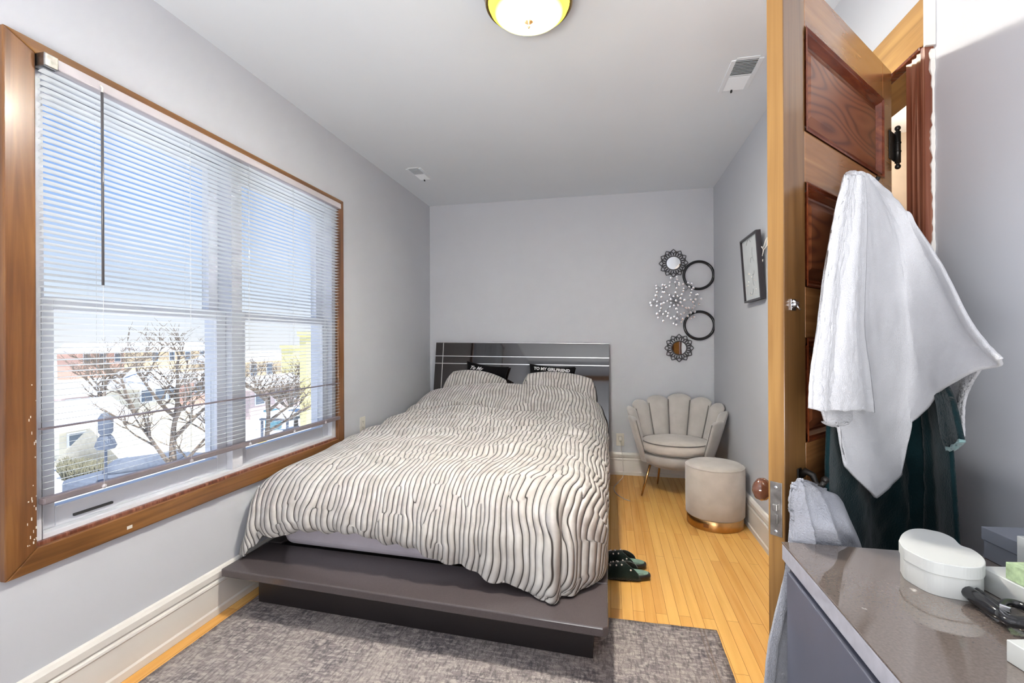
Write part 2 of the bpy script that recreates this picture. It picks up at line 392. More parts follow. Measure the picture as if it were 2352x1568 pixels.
# casing boards, mitred, with an inner step
def casing(name, quad, mat_, th=.024):
    """quad: four (y,z) corners"""
    m = MB(); c = XL
    vs = [(c, y, z) for y, z in quad]+[(c+th, y, z) for y, z in quad]
    m.add(vs, [(0, 1, 2, 3), (7, 6, 5, 4)]+[(i, (i+1) % 4, 4+(i+1) % 4, 4+i) for i in range(4)])
    return par(m.build(name, mat_, bevel=.004), win)
oy0, oy1, oz0, oz1 = 1.068, 2.905, .535, 2.205
iy0, iy1, iz0, iz1 = 1.150, 2.835, .606, 2.165
casing('casing', [(oy0, oz0), (iy0, iz0), (iy0, iz1), (oy0, oz1)], M['pineV'])
casing('casing', [(oy1, oz0), (oy1, oz1), (iy1, iz1), (iy1, iz0)], M['pineV'])
casing('casing', [(oy0, oz1), (iy0, iz1), (iy1, iz1), (oy1, oz1)], M['pineH'])
casing('casing', [(oy0, oz0), (oy1, oz0), (iy1, iz0), (iy0, iz0)], M['pineH'])
par(MB().box(XL-.005, XL+.012, iy0, iy1, iz0-.004, iz0+.012).build('stop_bead', M['jamb'], bevel=.003), win)
m = MB(); R7 = random.Random(2)
for i in range(26):
    y = R7.uniform(1.122, 1.147); z = .62+.5*R7.random()**2; m.box(XL+.0236, XL+.0246, y, y+R7.uniform(.001, .0035), z, z+R7.uniform(.002, .010))
m.box(XL+.0236, XL+.0246, 1.43, 1.45, .553, .565)
par(m.build('paint_fleck', M['plate']), win)
# white jamb box
m = MB(); X0, X1 = XL-T, XL-.002
m.box(X0, X1, WY0, WY0+.030, WZ0, WZ1).box(X0, X1, WY1-.030, WY1, WZ0, WZ1).box(X0, X1, WY0+.03, WY1-.03, WZ1-.04, WZ1)
m.box(X0, X1, WY0+.03, WY1-.03, WZ0, WZ0+.022).box(X0, X1, 1.962, 2.028, WZ0+.022, WZ1-.04)
par(m.build('window_jamb', M['sash'], bevel=.002), win)
def sash(y0, y1, z0, z1, x, lo):
    s = .055; b = .068 if lo else .042; t = .042
    m = MB(); a, c = x-.018, x+.018
    m.box(a, c, y0, y0+s, z0, z1).box(a, c, y1-s, y1, z0, z1).box(a, c, y0+s, y1-s, z0, z0+b).box(a, c, y0+s, y1-s, z1-t, z1)
    o = par(m.build('sash', M['sash'], bevel=.003), win)
    g = MB().box(x-.002, x+.002, y0+s, y1-s, z0+b, z1-t).build('pane', M['glass']); g.parent = o
    return o
for y0, y1 in ((1.182, 1.960), (2.030, 2.800)):
    sash(y0, y1, WZ0+.024, 1.405, XL-.052, True)
    sash(y0, y1, 1.365, WZ1-.042, XL-.096, False)
    l = MB().box(XL-.034, XL-.020, (y0+y1)/2-.035, (y0+y1)/2+.035, 1.392, 1.404).build('sash_lock', M['sash'], bevel=.002); par(l, win)
par(MB().box(XL-.034, XL-.026, 1.29, 1.42, .652, .660).build('tilt_latch', M['slot']), win)
par(MB().box(XL-.034, XL-.026, 2.36, 2.50, .742, .752).build('sash_lift', M['sash'], bevel=.002), win)

# ------------------------------------------------------------------ blind
BX = XL+.022
bl = empty('venetian_blind', (BX, 2.0, 2.15), 'wide white slatted venetian blind lowered over the double window, bottom rail hanging slightly high', 'blind')
by0, by1 = 1.156, 2.830
def pb(o, p=bl): return par(o, p)
pb(MB().box(BX-.014, BX+.030, by0+.03, by1, 2.132, 2.166).build('headrail', M['headrail'], bevel=.003))
pb(MB().box(BX-.016, BX+.034, by0-.004, by0+.036, 2.126, 2.168).build('bracket', M['steel'], bevel=.003))
m = MB(); z = 2.118; k = 0
while z > .775:
    tl = radians(12) + .02*nz(k*.7, 3)
    if abs(z-.985) < .0099: z -= .0196; k += 1; continue
    P = []
    for q in (-1, -.5, 0, .5, 1):
        x = q*.0125; h = .0016*(1-q*q)
        P.append((BX+.006+x*cos(tl)-h*sin(tl), z+x*sin(tl)+h*cos(tl)))
    dz = [.0018*nz(k*.31, j*.9, 1) for j in range(9)]
    m.grid([[Vector((px, by0+.004+(by1-by0-.008)*j/8, pz+dz[j])) for j in range(9)] for px, pz in P])
    z -= .0196; k += 1
pb(m.build('slats', M['slat']))
pb(MB().box(BX-.004, BX+.017, by0, by1, .976, .981).build('shaded_slat', M['rail']))  # slat's shade painted in with the darker rail colour
pb(MB().box(BX-.006, BX+.020, by0, by1, .738, .760).build('bottom_rail', M['rail'], bevel=.004))
for y in (1.335, 1.690, 2.025, 2.36, 2.66):
    m = MB(); 
    for dx in (-.0095, .0215): m.tube([(BX+dx, y, 2.13), (BX+dx, y, .745)], .0007, 4)
    m.tube([(BX+.006, y+.012, 2.13), (BX+.006, y+.012, .745)], .0008, 4)
    pb(m.build('ladder_cord', M['slat']))
    pb(MB().lathe([(.008, 0), (.008, .004), (.003, .006)], 12, Matrix.Translation((BX+.020, y, .746)) @ Matrix.Rotation(radians(90), 4, 'Y')).build('cord_button', M['headrail']))
wd = pb(MB().tube([(BX+.038, 1.321, 2.125), (BX+.040, 1.320, 1.452)], .0042, 6).build('tilt_wand', M['wand']))
h = MB().tube([(BX+.030, 1.322, 2.150), (BX+.040, 1.321, 2.140), (BX+.038, 1.321, 2.118)], .003, 6).build('wand_hook', M['plate']); par(h, bl)

# added casing on the solid rear wall, unseen; no window in it
rcas = empty('added_casing', (-.35, YR, 1.55)); rcas['kind'] = 'structure'; rcas['label'] = 'added window casing on the solid rear wall, out of view'
m = MB(); m.box(-1.19, -1.10, YR, YR+.03, .80, 2.30).box(.40, .49, YR, YR+.03, .80, 2.30).box(-1.10, .40, YR, YR+.03, .80, .90).box(-1.10, .40, YR, YR+.03, 2.20, 2.30)
par(m.build('casing', M['pineV']), rcas)

# ------------------------------------------------------------------ doorway trim
tr = empty('trim_1', (XR, DY0, 0)); tr['kind'] = 'structure'; tr['label'] = 'red brown door casing with golden head board'
P = [(0, 0), (0, .022), (.012, .026), (.022, .018), (.034, .024), (.048, .016), (.060, .022), (.072, .014), (.088, .022), (.098, .016), (.098, 0)]
def casing_side(y, d):
    m = MB(); vs = [(XR-t, y+d*s_, z) for z in (0, 2.102) for s_, t in P]; k = len(P)
    m.add(vs, [(i, (i+1) % k, k+(i+1) % k, k+i) for i in range(k)]+[tuple(range(k)), tuple(range(k, 2*k))])
    return par(m.build('side_casing', M['jamb']), tr)
casing_side(1.585, 1); casing_side(DY1+.098, -1)
par(MB().box(XR-.024, XR, 1.584, DY1+.10, 2.108, 2.252).build('head_casing', M['header'], bevel=.003), tr)
par(MB().box(XR-.028, XR, 1.600, DY1+.10, 2.098, 2.110).build('head_bead', M['mould'], bevel=.002), tr)
par(MB().box(XR-.025, XR, 1.576, 1.586, 2.100, 2.262).build('painted_end', M['trim']), tr)
m = MB(); ns = 220; A_ = []
for i in range(ns+1):
    z = i*2.09/ns; w_ = .0008+.0055*max(0, .30+nz(z*9, 5)+.9*nz(z*43, 2)); A_.append((z, w_))
vs = [(x, y, z) for z, w_ in A_ for x, y in ((XR-.003-w_*1.6, 1.5846), (XR-.003-w_*1.6, 1.5835-w_), (XR, 1.5835-w_))]
m.add(vs, [(3*i+k, 3*i+k+1, 3*i+k+4, 3*i+k+3) for i in range(ns) for k in range(2)])
par(m.build('ragged_paint_edge', M['trim']), tr)
m = MB(); m.box(XR+.001, XR+T-.001, DY0-.02, DY0, 0, DZ).box(XR+.001, XR+T-.001, DY1, DY1+.02, 0, DZ).box(XR+.001, XR+T-.001, DY0-.02, DY1+.02, DZ, DZ+.02)
par(m.build('door_jamb', M['header']), tr)
hl = light('hall_lamp', 'POINT', (XR+.80, 3.25, 2.35), 4.5, (1, .88, .74), .08)

# ------------------------------------------------------------------ the open door
EH = Vector((.893, 1.737, 0)); DA = radians(-131.4)
door = empty('panelled_door', EH, 'tall brown oak panelled door standing open, towels hung on its face', 'door', rotz=DA)
DM = Matrix.Translation(EH) @ Matrix.Rotation(DA, 4, 'Z'); DN = (DM.to_3x3() @ Vector((0, 1, 0)))
def DP(px, py, n=0.0): return hit(px, py, DN, EH+DN*n)
def DL(px, py, n=0.0): q = DM.inverted() @ DP(px, py, n); return q.x, q.z
DW, DH, TH = .770, 2.114, .036
def dpart(mb, name, mt, p=None, **k):
    o = mb.build(name, mt, **k); o.parent = p or door; return o
SW = .112; HS = .086
dpart(MB().box(DW-SW, DW, -TH, 0, .008, DH), 'free_stile', M['stile'], bevel=.002)
dpart(MB().box(DW-.0005, DW+.0012, -TH+.001, -.001, .010, DH-.002), 'free_edge', M['edge'])
dpart(MB().box(0, HS, -TH, 0, .008, DH), 'hinge_stile', M['railw'], bevel=.002)
pt = [2.000-.372*i for i in range(5)]
rails = [(DH, pt[0])]+[(pt[i]-.250, pt[i+1]) for i in range(4)]+[(pt[4]-.250, .008)]
for a, b in rails: dpart(MB().box(HS, DW-SW, -TH, 0, b, a), 'rail', M['railw'], bevel=.0015)
for zt in pt:
    zb = zt-.250; x0, x1 = HS, DW-SW
    m = MB(); i1, i2, d1, d2 = .030, .040, -.010, -.007
    m.box(x0, x1, -TH+.006, -.014, zb, zt)
    o4 = [(x0+i1, zb+i1), (x1-i1, zb+i1), (x1-i1, zt-i1), (x0+i1, zt-i1)]; q4 = [(x0+i1+.02, zb+i1+.02), (x1-i1-.02, zb+i1+.02), (x1-i1-.02, zt-i1-.02), (x0+i1+.02, zt-i1-.02)]
    m.add([(x, -.014, z) for x, z in o4]+[(x, -.005, z) for x, z in q4], [(0, 1, 5, 4), (1, 2, 6, 5), (2, 3, 7, 6), (3, 0, 4, 7), (4, 5, 6, 7)])
    pn = dpart(m, 'panel', M['panel'])
    m = MB()
    prof = [(0, .0035), (.004, .005), (.008, .001), (.011, -.001), (.014, .0015), (.019, -.006), (.024, -.013)]
    rings = []
    for s_, y in prof: rings.append([Vector((x0+s_, y, zb+s_)), Vector((x1-s_, y, zb+s_)), Vector((x1-s_, y, zt-s_)), Vector((x0+s_, y, zt-s_))])
    m.grid(rings, False, wrap=True)
    o = m.build('moulding', M['mould']); o.parent = pn
# hinges
for hz in (1.872, .26):
    m = MB().tube([(-.022, .010, hz-.050), (-.022, .010, hz+.050)], .0085, 12)
    m.tube([(-.022, .010, hz-.016), (-.022, .010, hz-.012)], .0098, 12).tube([(-.022, .010, hz+.012), (-.022, .010, hz+.016)], .0098, 12)
    for s_ in (-1, 1): m.sphere(Vector((-.022, .010, hz+s_*.062)), .0085, 12, 8); m.tube([(-.022, .010, hz+s_*.05), (-.022, .010, hz+s_*.055)], .005, 10)
    hg = dpart(m, 'hinge', M['iron'])
    lf = MB().box(-.020, .034, .0005, .004, hz-.045, hz+.045).build('hinge_leaf', M['iron'], bevel=.001); lf.parent = hg
    Mi = DM.inverted(); c0 = Mi @ Vector((.905, 1.70, 0)); c1 = Mi @ Vector((.916, 1.683, 0))
    lf = MB().box(-.050, -.024, .004, .008, hz-.045, hz+.045).build('hinge_leaf', M['iron'], bevel=.001); lf.parent = hg
# mortise lock on the free edge, knob on the far face
zc = .868; e = DW+.0012
lk = dpart(MB().box(e, e+.0022, -.031, -.005, zc-.062, zc+.060), 'lock_plate', M['steel'], bevel=.0006)
o = MB().box(e, e+.010, -.024, -.012, zc-.004, zc+.012).build('latch_bolt', M['steel'], bevel=.002); o.parent = lk
o = MB().box(e+.002, e+.004, -.022, -.014, zc-.034, zc-.012).build('dead_bolt', M['steel'], bevel=.001); o.parent = lk
for dz in (.048, -.052):
    o = MB().lathe([(.0045, 0), (.004, .0012), (0.0001, .0014)], 10, Matrix.Translation((e+.0022, -.018, zc+dz)) @ Matrix.Rotation(radians(90), 4, 'Y')).build('screw', M['chrome']); o.parent = lk
kx, kz = .700, .882
KM = Matrix.Translation((kx, -TH, kz)) @ Matrix.Rotation(radians(90), 4, 'X')
kb = dpart(MB().lathe([(.009, 0), (.009, .022), (.013, .028), (.024, .036), (.028, .046), (.026, .056), (.016, .064), (.0001, .066)], 24, KM), 'knob', M['knob'])
o = MB().lathe([(.025, 0), (.024, .004), (.012, .007), (.012, .02)], 24, KM).build('rosette', M['chrome']); o.parent = kb
# chrome catch on the stile
cx, cz = DL(1820, 700)
ct = dpart(MB().box(cx-.012, cx+.012, 0, .003, cz-.013, cz+.013), 'catch_plate', M['chrome'], bevel=.0008)
o = MB().tube([(cx+.010, .004, cz+.008), (cx-.002, .010, cz+.004), (cx-.014, .006, cz-.001), (cx-.020, .004, cz-.001)], .0035, 8).sphere(Vector((cx+.003, .006, cz)), .006, 10, 6).tube([(cx-.006, .006, cz), (cx-.011, .012, cz-.012)], .0022, 6).build('catch_arm', M['chrome']); o.parent = ct
# black hook for the grey towel, hook for the white towel
hx, hz = DL(1834, 1096)
hk = dpart(MB().box(hx-.010, hx+.010, 0, .004, hz-.026, hz+.022), 'coat_hook', M['iron'], bevel=.002)
o = MB().tube([(hx, .003, hz+.004), (hx, .016, hz+.018), (hx, .030, hz+.012), (hx, .036, hz-.004), (hx, .046, hz-.010), (hx, .054, hz+.004)], [.008, .008, .007, .006, .006, .007], 10).sphere(Vector((hx, .055, hz+.007)), .008, 10, 8).build('hook_arm', M['iron']); o.parent = hk
gx, gz = DL(1966, 410)
hk = dpart(MB().box(gx-.010, gx+.010, 0, .004, gz-.05, gz-.005), 'coat_hook', M['iron'], bevel=.002)
o = MB().tube([(gx, .003, gz-.03), (gx, .020, gz-.034), (gx, .045, gz-.022), (gx, .052, gz-.010)], [.006]*4, 10).build('hook_arm', M['iron']); o.parent = hk

# ------------------------------------------------------------------ ceiling lamp and registers
la = empty('ceiling_lamp', LAMP, 'round flush ceiling lamp with glowing glass bowl and brass finial', 'lamp')
def lp(mb, name, mt): o = mb.build(name, mt); o.parent = la; return o
lp(MB().lathe([(.186, 0), (.186, -.010), (.172, -.040), (.166, -.062), (.160, -.062), (.160, -.02), (.1, -.01)], 56), 'lamp_pan', M['steel'])
lp(MB().lathe([(.166, -.058), (.170, -.064), (.166, -.070), (.158, -.066)], 56), 'rim', M['glassrim'])
def shade_mat():
    m, nt, b = newmat('glowing_glass'); nt.nodes.remove(b)
    t = nt.nodes.new('ShaderNodeTexCoord'); vm = N(nt, 'VectorMath', operation='MULTIPLY'); vm.inputs[1].default_value = (1, 1, 0); nt.links.new(t.outputs['Object'], vm.inputs[0])
    ln = N(nt, 'VectorMath', operation='LENGTH'); nt.links.new(vm.outputs[0], ln.inputs[0])
    mr = N(nt, 'MapRange'); mr.inputs['From Min'].default_value = .085; mr.inputs['From Max'].default_value = .150; nt.links.new(ln.outputs['Value'], mr.inputs['Value'])
    c = ramp(nt, mr.outputs[0], [(0, (1, .96, .89)), (.4, (.95, .86, .50)), (.75, (.90, .80, .045)), (1, (.86, .74, .05))])
    s_ = ramp(nt, mr.outputs[0], [(0, (1, 1, 1)), (.18, (.5, .5, .5)), (.5, (.0075, .0075, .0075)), (1, (.008, .008, .008))])
    mu = N(nt, 'Math', operation='MULTIPLY'); nt.links.new(s_, mu.inputs[0]); mu.inputs[1].default_value = LAMPSTR
    e_ = nt.nodes.new('ShaderNodeEmission'); nt.links.new(c, e_.inputs[0]); nt.links.new(mu.outputs[0], e_.inputs[1])
    nt.links.new(e_.outputs[0], [n for n in nt.nodes if n.type == 'OUTPUT_MATERIAL'][0].inputs[0]); return m
LAMPSTR = 520
lp(MB().lathe([(.158, -.066), (.150, -.084), (.128, -.104), (.092, -.120), (.045, -.129), (.0001, -.131)], 56), 'glass_bowl', shade_mat())
lp(MB().lathe([(.0001, -.1295), (.020, -.131), (.019, -.137), (.008, -.143), (.007, -.150), (.004, -.158), (.0001, -.160)], 20), 'finial', M['glassrim'])

def register(name, cx, cy, w_, l_, label, dark_first):
    r = empty(name, (cx, cy, HC), label, 'ceiling vent')
    m = MB(); f = .022
    m.box(-w_/2-f, -w_/2, -l_/2-.004, l_/2+.004, -.006, 0).box(w_/2, w_/2+f, -l_/2-.004, l_/2+.004, -.006, 0)
    m.box(-w_/2, w_/2, -l_/2-f, -l_/2, -.004, 0).box(-w_/2, w_/2, l_/2, l_/2+f, -.004, 0).box(-w_/2, w_/2, -.006, .006, -.004, 0)
    o = m.build('frame', M['ceiling'], bevel=.0015); o.parent = r
    for i, (a, b) in enumerate(((-l_/2, -.006), (.006, l_/2))):
        o = MB().box(-w_/2, w_/2, a, b, -.0012, -.0004).build('damper', M['ventdark'] if i == dark_first else M['ventin']); o.parent = r
        m = MB(); n = max(6, int((b-a)/.0125))
        for k in range(n):
            y = a+(b-a)*(k+.5)/n; s_ = (.30 if i == dark_first else .66)*(b-a)/n
            za, zb_ = (-.007, -.001) if i == dark_first else (-.001, -.006)
            m.add([(-w_/2, y-s_/2, za), (w_/2, y-s_/2, za), (w_/2, y+s_/2, zb_), (-w_/2, y+s_/2, zb_)], [(0, 1, 2, 3)])
        o = m.build('louvres', M['ceiling'] if not (name.endswith('x')) else M['ventin'], solid=.0006); o.parent = r
    o = MB().box(-.012, -.004, (l_/2)-.006, (l_/2)+.008, -.016, -.004).build('lever', M['ventdark']); o.parent = r
    return r
register('ceiling_register', .668, 2.640, .105, .285, 'louvred ceiling register near the open door, over the floor by the armchair', 0)
register('ceiling_register', -1.525, 3.640, .085, .250, 'small ceiling register above the headboard end of the left wall', 0)

# ------------------------------------------------------------------ outlets
def outlet(x, y, z, axis, label, plugged=False):
    r = empty('wall_outlet', (x, y, z), label, 'outlet', rotz=(radians(-90) if axis == 'x' else 0) )
    # local: plate in the x-z plane, facing -y
    o = MB().box(-.036, .036, -.006, 0, -.058, .058).build('cover_plate', M['plate'], bevel=.002); o.parent = r
    for dz in (.021, -.021):
        o = MB().box(-.014, .014, -.009, -.006, dz-.014, dz+.014).build('socket', M['plate'], bevel=.003); o.parent = r
        s_ = MB().box(-.007, -.004, -.0094, -.009, dz-.002, dz+.007).box(.004, .007, -.0094, -.009, dz-.002, dz+.007).box(-.002, .002, -.0094, -.009, dz-.010, dz-.006).build('slots', M['slot']); s_.parent = o
    return r
o1 = outlet(XL, 3.180, .640, 'x', 'white duplex outlet on the left wall between window and bed'); o1.rotation_euler = (0, 0, radians(90))
outlet(.092, YB, .326, 'y', 'ivory outlet low on the back wall beside the armchair, charger plugged in')
ch = empty('phone_charger', (.092, YB-.009, .345), 'small charger in the back wall outlet, thin cable trailing to the floor', 'charger')
par(MB().box(.076, .108, YB-.040, YB-.0094, .325, .362).build('charger_body', M['plug'], bevel=.004), ch)
pts = [Vector(p) for p in ((.092, YB-.034, .322), (.098, YB-.04, .26), (.112, YB-.045, .16), (.120, YB-.05, .05), (.115, YB-.09, .004), (.070, 4.26, .004), (.030, 4.10, .004), (.045, 3.95, .004), (.100, 3.83, .004), (.150, 3.78, .004))]
par(MB().tube([crom(pts, i/60) for i in range(61)], .0026, 8).build('cable', M['plug']), ch)
# ------------------------------------------------------------------ rug
def rugmat():
    m, nt, b = newmat('distressed_rug')
    def streak(sc, s=1, d=4, dist=.6):
        n = N(nt, 'TexNoise', Scale=s, Detail=d, Distortion=dist); nt.links.new(coords(nt, sc), n.inputs['Vector']); return n.outputs['Fac']
    a = ramp(nt, streak((26, 75, 1)), [(.44, (0, 0, 0)), (.62, (1, 1, 1))])
    b2 = ramp(nt, streak((90, 26, 1)), [(.46, (0, 0, 0)), (.62, (1, 1, 1))])
    pt_ = ramp(nt, streak((5, 5, 1), 1, 5, .3), [(.36, (0, 0, 0)), (.64, (1, 1, 1))])
    c = mix(nt, pt_, sr(128, 121, 122), sr(162, 153, 150))
    c = mix(nt, a, c, sr(182, 173, 168)); c2 = mix(nt, pt_, sr(70, 68, 76), sr(112, 106, 106))
    mm = N(nt, 'Math', operation='MULTIPLY'); nt.links.new(b2, mm.inputs[0]); mm.inputs[1].default_value = .6
    c = mix(nt, mm.outputs[0], c, c2)
    # narrow border stripes along the short side by the door
    t = nt.nodes.new('ShaderNodeTexCoord'); s_ = N(nt, 'SeparateXYZ'); nt.links.new(t.outputs['Object'], s_.inputs[0])
    br = ramp(nt, s_.outputs['X'], [(.372, (0, 0, 0)), (.376, (1, 1, 1)), (.380, (0, 0, 0)), (.386, (0, 0, 0)), (.390, (1, 1, 1)), (.396, (0, 0, 0))])
    c = mix(nt, br, c, sr(126, 112, 104))
    nt.links.new(c, b.inputs['Base Color']); b.inputs['Roughness'].default_value = .95; b.inputs['Specular IOR Level'].default_value = .1
    bump(nt, b, streak((180, 180, 1), 1, 2, .2), .9, .006); return m
m = MB(); nx, ny = 60, 80
rx0, rx1, ry0, ry1 = -1.700, .445, -.85, 2.172
def redge(t): return .003*nz(t*37, 2)+.002*nz(t*11, 7)
P = []
for i in range(ny+1):
    v = i/ny; r_ = []
    for j in range(nx+1):
        u = j/nx; x = rx0+(rx1-rx0)*u+redge(v)*(abs(u-.5)*2)**8+.010*(1-u)*(1-v)
        y = ry0+(ry1-ry0)*v+redge(u+3)*(abs(v-.5)*2)**8 - .012*u*v
        r_.append(Vector((x, y, .0065+.0008*nz(x*3, y*3))))
    P.append(r_)
m.grid(P)
tag(m.build('area_rug', rugmat(), solid=.006), 'large distressed grey and beige rug lying under the foot of the bed', 'rug')

# ------------------------------------------------------------------ bed
bed = empty('platform_bed', (-.87, 1.80, 0), 'low dark lacquered platform bed with tall charcoal headboard and silver inlay lines', 'bed')
def bp_(mb, name, mt, p=None, **k): return par(mb.build(name, mt, **k), bed)
F = [(-1.762, 1.838), (-.030, 1.741), (-.008, 1.757), (-.012, 2.06), (-1.762, 2.19)]
bp_(MB().prism([(-1.758, 1.852), (-.028, 1.741), (-.009, 1.758), (-.012, 2.062), (-1.758, 2.150)], .172, .208), 'foot_board', M['bedtop'], bevel=.006, seg=3)
bp_(MB().box(-.094, -.0125, 2.066, 4.20, .172, .208), 'side_board', M['bedtop'], bevel=.004)
bp_(MB().box(-1.758, -1.68, 2.156, 4.20, .172, .208), 'side_board', M['bedtop'], bevel=.004)
bp_(MB().box(-1.67, -.10, 2.17, 4.20, .172, .196), 'slat_deck', M['bedbase'])
bp_(MB().prism([(-1.655, 1.966), (-.069, 1.868), (-.069, 1.896), (-1.655, 1.994)], .0075, .171), 'plinth', M['bedbase'], bevel=.002)
bp_(MB().box(-.097, -.069, 1.90, 4.15, .0075, .171), 'plinth', M['bedbase'], bevel=.002)
bp_(MB().box(-1.655, -1.627, 2.0, 4.15, .0075, .171), 'plinth', M['bedbase'], bevel=.002)
# headboard: leans back; local frame x across, z up along the board
HB = Matrix.Translation((-.856, 4.262, .12)) @ Matrix.Rotation(radians(.55), 4, 'Y') @ Matrix.Rotation(radians(-8.6), 4, 'X')
hw = .842; ht = 1.126
hb = bp_(MB().box(-hw, hw, 0, .035, 0, ht, HB), 'headboard', M['head'], bevel=.002)
def strip(x0, x1, z0, z1):
    o = MB().box(x0, x1, -.0016, .001, z0, z1, HB).build('silver_inlay', M['strip']); o.parent = hb.parent; o.matrix_parent_inverse = bed.matrix_basis.inverted()
    return o
strip(-hw, hw, ht-.136, ht-.129); strip(-hw, hw, ht-.208, ht-.201); strip(-hw+.074, -hw+.081, .3, ht-.002)
par(MB().box(-hw, hw, -.001, .036, ht-.0005, ht+.0025, HB).build('top_edge_strip', M['strip']), bed)

# mattress under a lilac fitted sheet
def rbox(name, c, s, mt, bev, seg=5):
    o = MB().box(c[0]-s[0]/2, c[0]+s[0]/2, c[1]-s[1]/2, c[1]+s[1]/2, c[2]-s[2]/2, c[2]+s[2]/2).build(name, mt, bevel=bev, seg=seg); return o
m = MB(); m.prism([(-1.655, 2.125), (-.115, 2.045), (-.115, 4.19), (-1.655, 4.19)], .2085, .50)
ma = m.build('mattress', M['sheet'], bevel=.055, seg=6); tag(ma, 'mattress under a pale lilac fitted sheet, showing below the duvet hem', 'mattress')

# ------------------------------------------------------------------ duvet
def V(*a): return Vector(a)
def drow(y, zt, xl, xr, zl, zr, mid=0, yl=0, yr=0):
    dz = zt-zl
    return [V(xl+.03, y+yl, zl), V(xl+.004, y+yl, zl+.36*dz), V(xl+.020, y+yl*.6, zt-.10), V(xl+.13, y+yl*.3, zt-.018), V(xl+.42, y, zt+mid*.6), V((xl+xr)/2, y, zt+mid),
            V(xr-.42, y, zt+mid*.6), V(xr-.16, y+yr*.3, zt-.015), V(xr-.040, y+yr*.6, zt-.085), V(xr+.002, y+yr, zr+.55*(zt-zr)), V(xr-.006, y+yr, zr+.22*(zt-zr)), V(xr-.03, y+yr, zr)]
rows = [
 drow(4.05, .60, -1.66, -.11, .34, .40, .0),
 drow(4.06, .74, -1.66, -.10, .38, .44, .045),
 drow(4.00, .825, -1.66, -.085, .42, .48, .050),
 drow(3.90, .800, -1.67, -.060, .40, .46, .055),
 drow(3.72, .715, -1.69, -.035, .36, .40, .045),
 drow(3.45, .672, -1.70, -.025, .33, .34, .03),
 drow(3.15, .662, -1.715, -.022, .32, .30, .015),
 drow(2.85, .655, -1.725, -.020, .31, .28, .015),
 drow(2.60, .648, -1.730, -.020, .31, .27, .015),
 drow(2.40, .638, -1.735, -.020, .30, .27, .010),
 [V(-1.72, 2.27, .30), V(-1.745, 2.24, .40), V(-1.745, 2.22, .49), V(-1.66, 2.20, .585), V(-1.30, 2.18, .622), V(-.88, 2.16, .632), V(-.50, 2.14, .632), V(-.22, 2.15, .618), V(-.075, 2.19, .550), V(-.018, 2.22, .45), V(-.020, 2.28, .34), V(-.040, 2.31, .275)],
 [V(-1.73, 2.16, .27), V(-1.755, 2.12, .36), V(-1.745, 2.09, .455), V(-1.68, 2.07, .535), V(-1.31, 2.05, .575), V(-.88, 2.03, .580), V(-.50, 2.00, .580), V(-.235, 1.99, .560), V(-.100, 2.06, .500), V(-.030, 2.13, .41), V(-.022, 2.21, .31), V(-.040, 2.28, .255)],
 [V(-1.745, 2.07, .25), V(-1.76, 2.03, .31), V(-1.735, 2.01, .37), V(-1.67, 2.00, .435), V(-1.31, 1.975, .470), V(-.88, 1.95, .465), V(-.50, 1.925, .455), V(-.225, 1.925, .430), V(-.125, 2.00, .390), V(-.050, 2.09, .34), V(-.024, 2.17, .27), V(-.045, 2.24, .235)],
 [V(-1.765, 2.02, .235), V(-1.76, 1.985, .265), V(-1.725, 1.975, .30), V(-1.65, 1.975, .365), V(-1.30, 1.960, .400), V(-.88, 1.930, .385), V(-.50, 1.905, .345), V(-.230, 1.900, .300), V(-.135, 1.96, .280), V(-.070, 2.05, .26), V(-.035, 2.14, .235), V(-.055, 2.20, .222)],
 [V(-1.770, 1.99, .219), V(-1.755, 1.965, .222), V(-1.715, 1.965, .235), V(-1.63, 1.985, .315), V(-1.30, 1.985, .375), V(-.88, 1.955, .345), V(-.52, 1.915, .270), V(-.275, 1.900, .216), V(-.175, 1.925, .217), V(-.100, 2.02, .222), V(-.050, 2.11, .222), V(-.060, 2.17, .218)],
]
NU, NV = 300, 330
G = resample(rows, NU, NV)
def fold(x, y):      # long soft creases over the upper left half
    a = 0
    for cx_, cy_, ang, L_, wd_, am in ((-1.25, 3.45, .10, .50, .060, .028), (-1.10, 3.22, -.06, .55, .055, .024), (-1.30, 3.00, .12, .42, .055, .022), (-.80, 3.10, .30, .35, .05, .016),
                                       (-1.45, 3.68, -.2, .25, .05, .03), (-1.15, 3.62, .04, .38, .025, .030), (-1.25, 3.55, .02, .36, .020, -.022), (-.75, 2.95, .25, .3, .022, .014), (-1.15, 2.78, .05, .50, .05, .016), (-.30, 3.05, -.35, .26, .03, .014), (-.85, 3.62, .03, .55, .045, -.034), (-.95, 2.48, -.04, .45, .05, .014), (-.28, 2.75, -.6, .3, .03, .014), (-1.35, 3.30, .02, .35, .022, .020), (-1.05, 3.08, .05, .40, .020, .016), (-.45, 2.62, .5, .3, .05, .010)):
        dx, dy = x-cx_, y-cy_; u = dx*cos(ang)+dy*sin(ang); v = -dx*sin(ang)+dy*cos(ang)+.03*sin(u*9+cx_*7)
        a += 1.5*am*math.exp(-(u/L_)**4)*math.exp(-(v/wd_)**2)
    return a
out = []
